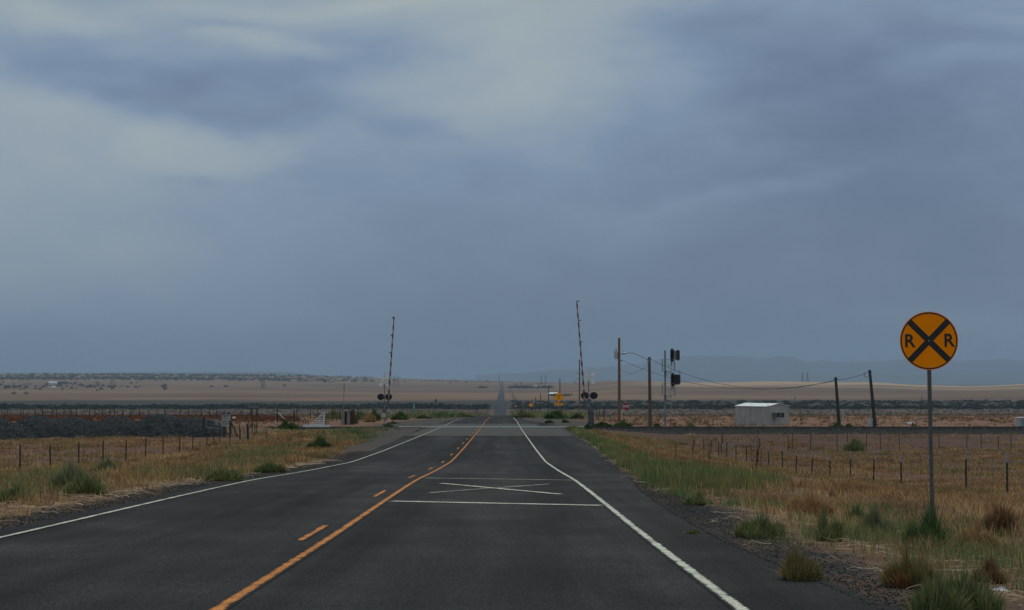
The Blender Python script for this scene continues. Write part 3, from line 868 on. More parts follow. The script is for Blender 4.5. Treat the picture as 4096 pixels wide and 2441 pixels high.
# ------------------------------------------------------------------ railway
n = 26000
x = np.concatenate([rng.uniform(5.9, 62, n * 3 // 4), rng.uniform(-30, -7.6, n // 4)]); y = rng.uniform(171.2, 176.5, len(x))
keep_ = (y < 174.1) | (y > 174.4)
x, y = x[keep_], y[keep_]
pebbles('ballast', np.stack([x, y, ground_z(x, y) + .01], -1), rng.uniform(.03, .075, len(x)), [(.024, .026, .026), (.035, .035, .034), (.017, .018, .019), (.052, .048, .043), (.13, .12, .11)], 'dark grey ballast stones along the railway bank')
trk = empty('railway_track', (0, 175, EYE - 5.08), 'single railway track crossing the road on a low ballast bank', 'railway track')
for sy in (-.7175, .7175):
    mb = MB(); mb.box((0, 0, .02), (190, .14, .02)); mb.box((0, 0, .08), (190, .03, .10))
    rl = mb.build('rail', 'wood_dark', trk, (0, sy, .0))
    MB().box((-52.4, 0, .155), (85.2, .072, .05)).box((51.5, 0, .155), (87, .072, .05)).build('rail_head', 'rail_steel', rl)
    MB().box((-.9, 0, .175), (17.8, .072, .09)).build('worn_rail_head', 'rail_head', rl)
slp = MB().box((0, 0, -.075), (.22, 2.6, .17)).mesh('sleeper', 'sleeper_wood')
xx = 6.6; cnt = 0
while xx < 52: link('sleeper', slp, trk, (xx, 0, 0), (0, 0, random.uniform(-.02, .02))); xx += .64; cnt += 1
xx = -8.4
while xx > -24 and cnt < 98: link('sleeper', slp, trk, (xx, 0, 0), (0, 0, random.uniform(-.02, .02))); xx -= .64; cnt += 1

# ------------------------------------------------------------------ gravel heaps
heaps = [(-30, 151, 1.75, 2.6), (68, 149, 1.30, 2.3), (150, 151, 1.85, 2.7), (290, 152, 1.86, 3.1), (385, 149, 1.45, 2.2), (470, 151, 1.82, 2.5), (645, 150, 1.98, 3.0), (778, 150, 1.78, 2.5)]
heaps = [(a, b, c * .87, d) for a, b, c, d in heaps]
HEAPL = ['dark gravel heap cut off by the left edge of the photo', 'low dark gravel heap, second from the left edge', 'broad dark gravel heap standing left of the leaning corral posts', 'long dark gravel heap in the middle of the row',
         'small dark gravel heap in the dip right of the long middle one', 'dark gravel heap third from the right end of the row', 'tallest dark gravel heap with a rounded top', 'last dark gravel heap beside the gate post']
for (X, d, hh, rad), lb in zip(heaps, HEAPL):
    cxh = (X - 2010) * d / F
    n = 64; g = np.linspace(-1, 1, n); gx, gy = np.meshgrid(g, g)
    rr = np.hypot(gx, gy) + (fbm(gx * 1.6 + X, gy * 1.6, 91) - .5) * .55
    prof = np.clip(1 - np.clip(rr, 0, 1) ** 2.2, 0, 1)
    wx, wy = cxh + gx * rad * 1.2, d + gy * 3.4
    zz = ground_z(wx, wy) - .25 + prof * (hh + .25) + (rng.uniform(-1, 1, gx.shape) * .04 + (fbm(gx * 9 + X, gy * 9, 95) - .5) * .22) * (prof > .02)
    Vh = np.stack([gx * rad * 1.2, gy * 3.4, zz], -1).reshape(-1, 3); z0 = gz(cxh, d); Vh[:, 2] -= z0
    ii = np.arange(n - 1)[:, None] * n + np.arange(n - 1)[None, :]
    Q = np.stack([ii, ii + 1, ii + n + 1, ii + n], -1).reshape(-1, 4)
    cch = pick(n * n, [(.015, .018, .020), (.021, .025, .027), (.011, .013, .015), (.035, .038, .038)], [.4, .3, .25, .05])
    ob = link('gravel_heap', arr_mesh('gravel_heap', Vh, Q, 'stone', cch, False, True), None, (cxh, d, z0))
    # loose stones on its surface
    m_ = 3800; ix = rng.integers(0, n * n, m_); ok = prof.reshape(-1)[ix] > .05
    Ps = Vh[ix][ok] + rng.uniform(-.05, .05, (ok.sum(), 3))
    st = len(Ps)
    base = np.array([(1, 0, -.3), (-.4, .9, -.3), (-.6, -.8, -.3), (.2, .1, .8)])
    Vs = base[None] * rng.uniform(.02, .065, (st, 1, 1)) * rng.uniform(.6, 1.3, (st, 4, 3)) + Ps[:, None, :]
    Fs = (np.arange(st)[:, None, None] * 4 + np.array([(0, 1, 3), (1, 2, 3), (2, 0, 3), (0, 2, 1)])[None]).reshape(-1, 3)
    Ts = np.repeat(pick(st, [(.018, .021, .023), (.028, .031, .033), (.013, .015, .017), (.22, .23, .23), (.08, .086, .09)], [.35, .28, .2, .04, .13])[:, None, :], 4, 1)
    so_ = link('loose_stones', arr_mesh('loose_stones', Vs.reshape(-1, 3), Fs, 'stone', Ts.reshape(-1, 3)), ob); so_['kind'] = 'stuff'
    tag(ob, lb, 'gravel heap', 'gravel heaps in the railway yard')

# ------------------------------------------------------------------ bushes as individual things
def tri_cloud(n, rx, ry, rz_, ts, cols, p=None, shell=.35, up=0.0):
    """small leaf faces spread through a domed volume; z from 0"""
    d = rng.normal(0, 1, (n, 3)); d /= np.linalg.norm(d, axis=1)[:, None]; d[:, 2] = np.abs(d[:, 2])
    r_ = rng.uniform(shell, 1, n) ** .6
    lump = .72 + .5 * fbm(d[:, 0] * 2.2 + 9 + rx, d[:, 1] * 2.2 + d[:, 2] * 3 + 5, 3)
    c = d * (r_ * lump)[:, None] * np.array([rx, ry, rz_])
    t1 = rng.normal(0, 1, (n, 3)); t2 = rng.normal(0, 1, (n, 3)); t1[:, 2] += up; t2[:, 2] *= (1 - .5 * min(up, 1))
    t1 *= (ts * rng.uniform(.6, 1.4, n) / np.linalg.norm(t1, axis=1))[:, None]; t2 *= (ts * .55 / np.linalg.norm(t2, axis=1))[:, None]
    V = np.stack([c - t1 * .5, c + t2 * .5, c + t1 * .6], 1)
    T = pick(n, cols, p); T = np.repeat(T[:, None, :], 3, 1)
    return V.reshape(-1, 3), np.arange(n * 3).reshape(-1, 3), T.reshape(-1, 3)
def fan_bush(n, rx, h, wd, cols, p=None, spread=1.0, base_r=.25):
    """fine stems rising and spreading from the root"""
    a = rng.uniform(0, 2 * np.pi, n); q = rng.uniform(0, 1, n) ** .6
    bx, by = np.cos(a) * rx * base_r * q, np.sin(a) * rx * base_r * q
    tx, ty = np.cos(a) * rx * q * spread, np.sin(a) * rx * q * spread
    tz = h * np.sqrt(np.maximum(1 - (q * .85) ** 2, .1)) * rng.uniform(.35, 1.15, n)
    tx += rng.normal(0, .24 * rx, n); ty += rng.normal(0, .24 * rx, n)
    th = rng.uniform(0, np.pi, n); sxv, syv = np.cos(th) * wd / 2, np.sin(th) * wd / 2
    V = np.zeros((n, 5, 3))
    mx_, my_, mz_ = bx + (tx - bx) * .42, by + (ty - by) * .42, tz * .6
    for k_, (px, py, pz, s_) in enumerate(((bx, by, 0 * tz - .03, -1), (bx, by, 0 * tz - .03, 1), (mx_, my_, mz_, -1.2), (mx_, my_, mz_, 1.2), (tx, ty, tz, 0))):
        V[:, k_, 0] = px + sxv * s_; V[:, k_, 1] = py + syv * s_; V[:, k_, 2] = pz
    Ft = (np.arange(n)[:, None, None] * 5 + np.array([(0, 1, 3), (0, 3, 2), (2, 3, 4)])[None]).reshape(-1, 3)
    T = np.repeat(pick(n, cols, p)[:, None, :], 5, 1)
    return V.reshape(-1, 3), Ft, T.reshape(-1, 3)
def merge(name, parts, m_='leaf'):
    Vs, Fs, Ts = [], [], []; o_ = 0
    for v_, f_, t_ in parts: Vs.append(v_); Fs.append(f_ + o_); Ts.append(t_); o_ += len(v_)
    return arr_mesh(name, np.concatenate(Vs), np.concatenate(Fs), m_, np.concatenate(Ts))
OLIVE = [(.17, .155, .06), (.22, .18, .075), (.30, .21, .095), (.12, .12, .048)]
DKGR = [(.062, .115, .036), (.085, .145, .050), (.120, .175, .065), (.044, .078, .030)]
SAGE = [(.17, .19, .105), (.22, .225, .125), (.13, .155, .08), (.27, .25, .14)]
BROWN = [(.24, .13, .065), (.17, .095, .055), (.32, .18, .085), (.11, .07, .045)]
def subclumps(n, rx, h, fn):
    """several uneven clumps make one straggly plant"""
    out_ = []
    for q in range(n):
        a = random.uniform(0, 6.28); r_ = rx * .95 * math.sqrt(random.random()) if q else rx * .15
        sc = random.uniform(.5, 1.0) * (1 - .45 * r_ / rx) if q else 1.0
        v_, f_, t_ = fn(rx * random.uniform(.28, .60), h * sc)
        v_ = v_ + np.array([math.cos(a) * r_, math.sin(a) * r_ * .8, 0]); out_.append((v_, f_, t_))
    return out_
def bush(X, Y, wpx, hpx, kind, label, group=None, name='bush', dist=None, lean=0):
    p = G(X, Y) if dist is None else Vector(((X - 2010) / F * dist, dist, 0))
    if dist is not None: p.z = gz(p.x, p.y)
    d = p.y; rx = wpx * d / F / 2; h = hpx * d / F
    wd = .0003 * d + .0015; ts = max(.016, .0009 * d)
    if kind == 'green': parts = subclumps(10, rx, h, lambda a, b: fan_bush(200, a, b, wd, DKGR, None, 1.1, .3)) + subclumps(9, rx, h, lambda a, b: tri_cloud(420, a, a, b * .95, ts, DKGR, None, .1, 1.2))
    elif kind == 'weed': parts = subclumps(14, rx, h, lambda a, b: fan_bush(150, a, b, wd, GREEN, [.25, .25, .2, .1, .2], 1.1, .5)) + subclumps(9, rx, h * .9, lambda a, b: tri_cloud(180, a, a, b, ts * .8, GREEN, [.3, .3, .2, .15, .05], .05, 1.5))
    elif kind == 'tuft': parts = subclumps(11, rx * .8, h, lambda a, b: fan_bush(190, a * 1.5, b, wd * .8, OLIVE, [.35, .3, .2, .15], 1.0, .35)) + [fan_bush(600, rx * .8, h * .5, wd, [(.36, .18, .07), (.30, .16, .065)], None, 1.0, .5)]
    elif kind == 'sage': parts = subclumps(7, rx, h, lambda a, b: fan_bush(200, a, b, wd, SAGE, None, 1.1, .4)) + subclumps(8, rx, h, lambda a, b: tri_cloud(260, a, a, b, ts * .8, SAGE, None, .1, .9))
    elif kind == 'brown': parts = subclumps(6, rx, h, lambda a, b: fan_bush(260, a, b, wd, BROWN, None, 1.2, .4)) + subclumps(6, rx, h, lambda a, b: tri_cloud(200, a, a, b * .9, ts, BROWN, None, .1, .4))
    elif kind == 'dry': parts = subclumps(8, rx, h, lambda a, b: fan_bush(300, a * 1.1, b, wd, STRAW, [.35, .25, .15, .15, .1], 1.1, .5))
    o = link(name, merge(name, parts), None, p, (0, lean, random.uniform(0, 6)))
    return tag(o, label, 'bush' if name == 'bush' else name.replace('_', ' '), group)
g1 = 'bushes on the near right verge'
k = 4096 / 2490.0
bush(3712, 2190, 190, 205, 'green', 'dense dark green bush at the foot of the crossing warning sign post', g1)
bush(3195, 2318, 215, 175, 'tuft', 'olive grass tuft with an orange-brown base at the gravel edge', g1, 'grass_tuft')
bush(3640, 2352, 270, 200, 'tuft', 'large olive-brown grass tuft in front of the sign post', g1, 'grass_tuft')
bush(3860, 2441, 330, 210, 'weed', 'wide soft green bush at the bottom right of the verge', g1)
bush(3740, 2460, 240, 190, 'weed', 'green weed clump left of the wide soft bush at the bottom edge', g1)
bush(3300, 2165, 150, 140, 'weed', 'upright green weed standing between the gravel and the sign post', g1)
bush(3500, 2140, 170, 140, 'sage', 'grey-green weed with bare stems left of the dark green bush', g1)
bush(3040, 2150, 210, 130, 'weed', 'green weed mound at the far end of the gravel patch', g1)
bush(3430, 2110, 150, 110, 'weed', 'pale green weed behind the upright green one', g1)
bush(3970, 2330, 190, 120, 'brown', 'brown dry bush right of the large olive tuft', g1)
bush(4010, 2140, 230, 150, 'brown', 'big dark brown tumbleweed right of the sign post', g1, 'tumbleweed')
bush(3330, 2010, 90, 46, 'brown', 'small dark brown tumbleweed heap on the pale grass', g1, 'tumbleweed')
bush(3890, 2190, 170, 110, 'dry', 'rust-coloured dry grass clump right of the dark green bush', g1, 'grass_tuft')
bush(3240, 2060, 160, 110, 'dry', 'pale straw grass clump behind the upright weed', g1, 'grass_tuft')
bush(2790, 2020, 120, 60, 'weed', 'low green weed lying on the gravel shoulder', g1)
bush(2775, 2135, 60, 20, 'weed', 'tiny bright green plant on the gravel', g1)
g2 = 'bushes in the left verge grass'
bush(290, 1955, 190, 130, 'sage', 'tall grey-green sage bush behind the left shoulder', g2)
bush(335, 1985, 210, 110, 'weed', 'darker green weed in front of the tall sage bush', g2)
bush(430, 1900, 120, 80, 'sage', 'smaller sage bush right of the tall one', g2)
bush(900, 1925, 170, 70, 'weed', 'low bright green weed strip by the left edge line', g2)
bush(1080, 1892, 120, 60, 'weed', 'green weed near the bend of the left edge line', g2)
bush(1145, 1722, 75, 50, 'green', 'round dark green bush left of the white cattle guard', g2)
bush(1275, 1795, 100, 60, 'green', 'dark green shrub on the verge below the cattle guard', g2)
bush(60, 2010, 170, 90, 'weed', 'faint green weeds at the left edge of the photo', g2)
g3 = 'bushes around the crossing'
bush(2352, 1712, 26, 26, 'green', 'small dark bush right in front of the right crossing signal', g3, dist=171)
bush(2405, 1702, 75, 26, 'green', 'low green bush between the right crossing signal and the tall utility pole', g3, dist=180)
bush(2492, 1702, 70, 32, 'green', 'dark green bush at the foot of the stop sign', g3, dist=183)
bush(2628, 1704, 30, 22, 'green', 'small bush between the lamp pole and the railway signal', g3, dist=182)
bush(2760, 1704, 60, 26, 'sage', 'yellowish bush right of the railway signal', g3, dist=182)
bush(3345, 1706, 60, 26, 'green', 'bright green bush at the foot of the shorter leaning pole', g3, dist=182)
bush(3395, 1706, 42, 22, 'green', 'bright green bush between the two leaning poles', g3, dist=182)
bush(3423, 1805, 88, 62, 'weed', 'lone grey-green bush in the right field below the railway bank', g3)
bush(2225, 1666, 95, 42, 'green', 'big green bush under the yellow diamond sign', g3, dist=262)
bush(2310, 1664, 55, 26, 'green', 'green bush at the foot of the pole behind the gate arm', g3, dist=262)
bush(2090, 1672, 90, 34, 'weed', 'green bush right of the road just beyond the railway', g3, dist=290)
bush(2122, 1673, 30, 14, 'brown', 'small dark tumbleweed on the far right roadside', g3, 'tumbleweed', dist=285)
bush(2195, 1692, 36, 16, 'green', 'low green plant on the dirt beside the far lane', g3, dist=200)
bush(2260, 1688, 30, 14, 'green', 'small green plant on the dirt left of the signal cabinet', g3, dist=205)
bush(1555, 1706, 34, 18, 'green', 'low green bush at the foot of the left crossing signal', g3, dist=181)
bush(1500, 1682, 60, 52, 'green', 'dark bush left of the left crossing signal', g3, dist=225)
bush(1450, 1676, 90, 44, 'weed', 'olive bush behind the old timber box', g3, dist=240)
bush(1340, 1672, 110, 42, 'weed', 'broad olive bush behind the thin striped pole', g3, dist=248)
bush(1420, 1676, 18, 34, 'green', 'narrow dark bush growing against the timber box', g3, dist=196)
bush(1480, 1694, 60, 38, 'dry', 'pale tumbleweed heap right of the timber box', g3, 'tumbleweed', dist=210)
bush(1600, 1678, 70, 38, 'green', 'green bush between the left crossing signal and the green marker', g3, dist=240)
bush(1575, 1698, 36, 14, 'sage', 'small grey bush right of the left crossing signal', g3, dist=196)
bush(1770, 1672, 100, 26, 'green', 'green bush row beside the left lane beyond the railway', g3, dist=300)
bush(1850, 1668, 110, 22, 'weed', 'lighter green bushes left of the far road', g3, dist=320)
bush(1690, 1680, 60, 16, 'green', 'low green bush right of the green marker', g3, dist=265)
bush(650, 1733, 110, 48, 'dry', 'golden dry bush in front of the gravel heaps', g2)
bush(745, 1738, 130, 52, 'dry', 'wide golden dry bush by the gate post', g2)
bush(578, 1748, 40, 48, 'dry', 'narrow golden plume in front of the gravel heaps', g2, 'grass_tuft')
bush(858, 1785, 60, 26, 'dry', 'low golden bush along the left fence', g2)
bush(75, 1752, 60, 26, 'weed', 'small olive bush at the foot of the left gravel heap', g2)
# tall dry weeds
def dry_weed(X, Y, hpx, label):
    p = G(X, Y); d = p.y; h = hpx * d / F; mb = MB()
    for q in range(3):
        a = random.uniform(-.1, .1); mb.tube((q * .04, 0, 0), (q * .04 + a * h, random.uniform(-.1, .1), h * random.uniform(.7, 1)), .008, .004, 5)
    for q in range(16):
        z = random.uniform(.35, .95) * h; a = random.uniform(0, 6.3); l_ = random.uniform(.05, .16) * h
        mb.tube((0, 0, z), (math.cos(a) * l_, math.sin(a) * l_, z + l_), .005, .002, 4)
    o = mb.build('dry_weed', 'rust', None, p); tag(o, label, 'weed', 'tall dry weeds on the right verge')
dry_weed(3014, 1905, 180, 'tallest thin reddish dry weed on the right verge')
dry_weed(3040, 1880, 125, 'thin reddish dry weed just right of the tallest one')
dry_weed(2835, 1868, 100, 'thin dry weed near the green verge strip')
dry_weed(2700, 1850, 85, 'shortest thin dry weed behind the green verge strip')

# ------------------------------------------------------------------ round railroad advance sign
def galv_post(h, w_=.055):
    return MB().box((0, 0, h / 2 - .2), (w_, w_ * .6, h + .4))
pb = P(3731, 2062, 28.9); z0 = gz(pb.x, 28.9)
pt = P(3716, 1363.6, 28.9)
hsg = pt.z - z0
lean = math.atan2(pt.x - pb.x, hsg)
rr = empty('railroad_warning_sign', (pb.x, 28.9, z0), 'round yellow sign with a black X and two R letters on a leaning metal post', 'road sign', None, (0, lean, 0))
mb = MB().box((0, .03, (hsg - .1) / 2 - .2), (.058, .035, hsg + .5))
post = mb.build('post', 'galvanised', rr)
mb = MB()
q = .15
while q < hsg - .5:
    mb.tube((0, .0115, q), (0, .0105, q), .007, .007, 8); q += .05
mb.build('hole', 'sign_black', post)['kind'] = 'stuff'
mb = MB().poly(ngon(64, .457, 0, 0, hsg), 0, .004)
panel = mb.build('panel', 'sign_yellow', rr)
def ring(r0, r1, y0, cz, n=64):
    m2 = MB()
    a = ngon(n, r0, 0, 0, cz); b_ = ngon(n, r1, 0, 0, cz)
    vs = [(x, y0, z) for x, z in a] + [(x, y0, z) for x, z in b_]
    m2.add(vs, [(i, n + i, n + (i + 1) % n, (i + 1) % n) for i in range(n)]); return m2
ring(.424, .445, -.002, hsg).build('border', 'sign_black', panel)
mb = MB()
for sg, yo in ((45, -.0022), (-45, -.0026)):
    c_, s_ = math.cos(R(sg)), math.sin(R(sg)); hw, l_ = .047, .432
    pts = [(-l_, -hw), (l_, -hw), (l_, hw), (-l_, hw)]
    pts = [(x * c_ - z * s_, x * s_ + z * c_ + hsg) for x, z in pts]
    mb.add([(x, yo, z) for x, z in pts], [(0, 1, 2, 3)])
mb.build('cross', 'sign_black', panel)
for sx_ in (-.305, .31):
    lettering('R', .285, 'sign_black', panel, (sx_, -.003, hsg - .005), bold=.018, sx=.98)
for dz, in ((-.41,), (0,), (.41,)):
    MB().tube((0, -.004, hsg + dz), (0, -.012, hsg + dz), .012, .009, 8).build('bolt', 'light_metal', panel)

# ------------------------------------------------------------------ crossing signals with gates
def stripes_mat(name, period, slant):
    m, t, b = pbsdf(name)
    tcn = t.nodes.new('ShaderNodeTexCoord'); sp_ = t.nodes.new('ShaderNodeSeparateXYZ')
    t.links.new(tcn.outputs['Object'], sp_.inputs[0])
    z_ = math_n(t, 'ADD', sp_.outputs[2], math_n(t, 'MULTIPLY', sp_.outputs[0], slant))
    f_ = math_n(t, 'GREATER_THAN', math_n(t, 'FRACT', math_n(t, 'DIVIDE', z_, period)), .5)
    n_ = noise_n(t, tcn.outputs['Object'], 7, 4, .7)
    mx_ = t.nodes.new('ShaderNodeMixRGB'); mx_.inputs[1].default_value = (.42, .42, .39, 1); mx_.inputs[2].default_value = (.24, .012, .018, 1)
    t.links.new(f_, mx_.inputs[0])
    m2_ = t.nodes.new('ShaderNodeMixRGB'); m2_.blend_type = 'MULTIPLY'; m2_.inputs[0].default_value = .45
    t.links.new(mx_.outputs[0], m2_.inputs[1]); t.links.new(n_.outputs['Fac'], m2_.inputs[2])
    t.links.new(m2_.outputs[0], b.inputs['Base Color']); b.inputs['Roughness'].default_value = .7
    MATS[name] = m
stripes_mat('gate_stripes', .93, 1.0)
def crossing_signal(X, d, Ytop, Ybase, Ycb, Ylight, lxs, ldia, tip, root, lamps_side, box, label, rear_dx):
    base = P(X, Ybase, d); z0 = min(base.z, gz(base.x, d) + .3)
    def loc(Xp, Yp, dy=0): v = P(Xp, Yp, d); return Vector((v.x - base.x, dy, v.z - base.z))
    r0 = empty('crossing_signal', base, label, 'crossing signal', 'gated crossing signals at the railway')
    top = loc(X, Ytop).z
    mast = MB().tube((0, 0, -.4), (0, 0, top - .9), .062, .055, 12).build('mast', 'metal_grey', r0)
    MB().tube((0, 0, top - .9), (0, 0, top), .075, .07, 10).build('mast_cap', 'white_peel', mast)
    MB().tube((0, 0, -.3), (0, 0, .12), .16, .14, 12).build('foundation', 'wood_dark', mast)
    # crossbucks, front and rear
    zc = loc(X, Ycb).z
    for yo, dx in ((-.12, 0), (.14, rear_dx)):
        for i_, (ang, words) in enumerate(((-45, 'RAIL   ROAD'), (45, 'CROSSING'))):
            M_ = Matrix.Rotation(-R(ang), 3, 'Y'); yq = yo - .02 * i_ * (1 if yo < 0 else -1)
            bl = MB().box((0, 0, 0), (1.34, .014, .26)).build('crossbuck_blade', 'white_board', r0, (dx, yq, zc), (0, -R(ang), 0))
            if yo < 0:
                lettering(words, .14, 'sign_black', bl, (0, -.0095, 0), (R(90), 0, 0), .0)
    # lights
    zl = loc(X, Ylight).z
    arm_w = (lxs[1] - lxs[0]) / 2 * d / F
    MB().tube((-arm_w * .8, 0, zl), (arm_w * .8, 0, zl), .035, .035, 8).build('light_bracket', 'metal_grey', r0)
    for li, Xl in enumerate(lxs):
        xl_ = (Xl - X) * d / F
        for yo, dx in ((-.22, 0), (.22, rear_dx)):
            s_ = 1 if yo > 0 else -1
            fl = MB().tube((0, 0, 0), (0, .02 * s_, 0), ldia / 2, ldia / 2, 40).build('flashing_light', 'signal_black', r0, (xl_ + dx, yo, zl))
            MB().tube((0, .02 * s_, 0), (0, .032 * s_, 0), .105, .105, 20).build('lens', 'lens_red', fl)
            hd = MB(); n_ = 14
            vs = []
            for i_ in range(n_ + 1):
                a = R(-20) + i_ * R(220) / n_
                for yy_, r_ in ((.02, .115), (.30, .125)): vs.append((r_ * math.cos(a), yy_ * s_, r_ * math.sin(a)))
            hd.add(vs, [(2 * i_, 2 * i_ + 2, 2 * i_ + 3, 2 * i_ + 1) for i_ in range(n_)]); hd.build('hood', 'signal_black', fl)
            MB().tube((0, 0, 0), (0, -.14 * s_, 0), .09, .05, 12).build('housing', 'signal_black', fl)
    # gate arm
    a = loc(*root, -.3); t_ = loc(*tip, -.3); ln_ = (t_ - a).length; ang = math.atan2(t_.x - a.x, t_.z - a.z)
    m_ = MB()
    hw0, hw1 = .085, .068
    vs = []
    for z_, hw in ((0, hw0), (ln_, hw1)):
        for x_, y_ in ((-hw, -.02), (hw, -.02), (hw, .02), (-hw, .02)): vs.append((x_, y_, z_))
    m_.add(vs, [(0, 1, 5, 4), (1, 2, 6, 5), (2, 3, 7, 6), (3, 0, 4, 7), (3, 2, 1, 0), (4, 5, 6, 7)])
    ga = m_.build('gate_arm', 'gate_stripes', r0, a, (0, ang, 0))
    for fr in lamps_side[1]:
        z_ = ln_ * fr; sd = lamps_side[0]
        gl = MB().tube((sd * .045, 0, z_), (sd * .21, 0, z_), .05, .05, 10).build('gate_lamp', 'rubber', ga)
        MB().tube((sd * .21, 0, z_), (sd * .225, 0, z_), .056, .056, 10).build('lens', 'lens_red', gl)
    # mechanism: stub holding the arm, crank, counterweight
    m_ = MB(); pv = loc(*box[0], -.2)
    m_.bar(a + Vector((0, .0, .05)), pv, .14, .10); m_.tube(pv + Vector((0, -.08, 0)), pv + Vector((0, .34, 0)), .16, .16, 16)
    m_.bar(pv, loc(*box[1], -.1), .30, .16)
    mech = m_.build('gate_mechanism', 'mechanism_grey', r0)
    cw = MB(); q_ = loc(*box[1], -.12); cw.box(q_, (.44, .24, .36)); cw.build('counterweight', 'mechanism_grey', mech)
    return r0, loc
R0, loc = crossing_signal(2355, 178, 1466, 1698, 1514, 1583, (2337, 2373), .68, (2306.5, 1204), (2338, 1600), (1, (.995, .80, .585)),
                ((2341, 1622), (2364, 1644)), 'railway crossing signal right of the road with the taller raised red and white gate arm', .11)
c0, c1 = loc(2365.5, 1652), loc(2365.5, 1697)
cb = MB().box((c0.x, -.22, (c0.z + c1.z) / 2), (.48, .36, c0.z - c1.z)).build('cabinet', 'cabinet_green', R0)
MB().box((c0.x, -.405, (c0.z + c1.z) / 2 - .1), (.40, .012, (c0.z - c1.z) * .7)).build('door', 'cabinet_green', cb)
MB().box((c0.x, -.22, c0.z + .03), (.54, .42, .05)).build('cover', 'cabinet_green', cb)
p1 = [loc(2336, 1624, -.35), loc(2340, 1634, -.4), loc(2352, 1646, -.42), loc(2353, 1662, -.42), loc(2348, 1678, -.42), loc(2354, 1694, -.42)]
MB().path(p1, .025, 6).build('cable', 'cable', R0)
q_ = loc(2356, 1603); MB().box((q_.x, -.1, q_.z), (.42, .012, .30)).build('notice', 'sign_blue', R0)
L0, loc = crossing_signal(1537.4, 186, 1486, 1702, 1526, 1588, (1522.4, 1553.6), .65, (1576.8, 1268), (1555, 1596), (-1, (.99, .775, .565)),
                ((1552, 1614), (1538, 1642)), 'railway crossing signal left of the road with the shorter raised red and white gate arm', .02)
q_ = loc(1535.5, 1659.5); nb = MB().box((q_.x, -.14, q_.z), (.40, .012, .37)).build('notice', 'sign_white', L0)
for dz in (.07, -.07): lettering('NOTICE' if dz > 0 else 'CALL', .11, 'sign_black', nb, (q_.x, -.152, q_.z + dz), bold=.02)
MB().path([loc(1545, 1650, -.2), loc(1548, 1668, -.25), loc(1543, 1684, -.2)], .022, 6).build('cable', 'cable', L0)

# ------------------------------------------------------------------ utility poles
def pole(X, d, ht, label, mt='wood', group='bare utility poles along the right roadside', lean=0.0, r=.15, name='utility_pole', base_h=None):
    x = (X - 2010) * d / F
    z0 = gz(x, d)
    e = empty(name, (x, d, z0), label, 'utility pole', group, (0, lean, 0))
    MB().tube((0, 0, -.6), (0, 0, ht), r, r * .72, 12).build('pole', mt, e)
    return e, z0
u1, z1 = pole(2476.5, 224, 0, 'tallest utility pole right of the crossing, carrying a grey transformer can', 'wood', r=.2) if False else (None, None)
pt = P(2476.5, 1352, 224); x = pt.x; z0 = gz(x, 224)
u1 = empty('utility_pole', (x, 224, z0), 'tall brown utility pole carrying a grey transformer can', 'utility pole', 'utility poles along the right roadside')
hp = pt.z - z0
MB().tube((0, 0, -.6), (0, 0, hp), .21, .14, 14).build('pole', 'wood_brown', u1)
tz = P(2466, 1408, 224).z - z0; tb = P(2466, 1436, 224).z - z0; tx = (2464 - 2476.5) * 224 / F
tr = MB().tube((tx, -.05, tb), (tx, -.05, tz), .22, .22, 16).build('transformer', 'light_metal', u1)
MB().box((tx / 2, 0, (tz + tb) / 2), (abs(tx), .08, .5)).build('bracket', 'metal_grey', tr)
for dx in (-.14, .05):
    MB().tube((tx + dx, -.05, tz), (tx + dx - .03, -.05, tz + .42), .035, .022, 8).build('bushing', 'wood_dark', tr)
iz = P(2485, 1442, 224).z - z0
MB().tube((.13, 0, iz), (.30, 0, iz), .03, .03, 6).tube((.30, 0, iz - .12), (.30, 0, iz + .1), .04, .04, 8).build('insulator', 'rubber', u1)
line = [(2318, 339, 10.4, 'orange-brown utility pole right behind the raised gate arm', 'wood_brown'), (2239.6, 456, 9.2, 'utility pole standing directly behind the yellow diamond sign', 'wood'),
        (2194, 567, 9.1, 'dark utility pole, next to the left of the yellow diamond sign', 'wood_dark'), (2162, 686, 9.2, 'dark utility pole, second to the left of the yellow diamond sign', 'wood_dark'),
        (2142.6, 787, 8.9, 'dark utility pole, third to the left of the yellow diamond sign', 'wood_dark'), (2126.8, 893, 8.6, 'utility pole just above the small orange diamond sign, to its right', 'wood_dark'),
        (2115, 993, 8.6, 'utility pole just above the small orange diamond sign, to its left', 'wood_dark'), (2103, 1122, 9.0, 'far utility pole, eighth counted from the crossing', 'wood_dark'),
        (2093, 1257, 9.4, 'far utility pole, ninth counted from the crossing', 'wood_dark'), (2087.6, 1345, 9, 'far utility pole, tenth counted from the crossing', 'wood_dark'),
        (2082, 1450, 9, 'far utility pole, eleventh counted from the crossing', 'wood_dark')]
for X, d, ht, lb, mt in line:
    x = (X - 2010) * d / F; z0 = gz(x, d)
    e = empty('utility_pole', (x, d, z0), lb, 'utility pole', 'utility poles along the right roadside')
    MB().tube((0, 0, -.6), (0, 0, ht), max(.15, .00022 * d), max(.11, .00018 * d), 10).build('pole', mt, e)
    MB().tube((0, 0, ht), (0, 0, ht + .16), .045, .03, 6).build('insulator', 'rubber', e)
    if d == 339:
        for zz in (P(2318, 1494, d).z - z0, P(2318, 1516, d).z - z0):
            MB().box((0, -.17, zz), (1.3, .10, .07)).build('crossarm', 'wood_grey', e)
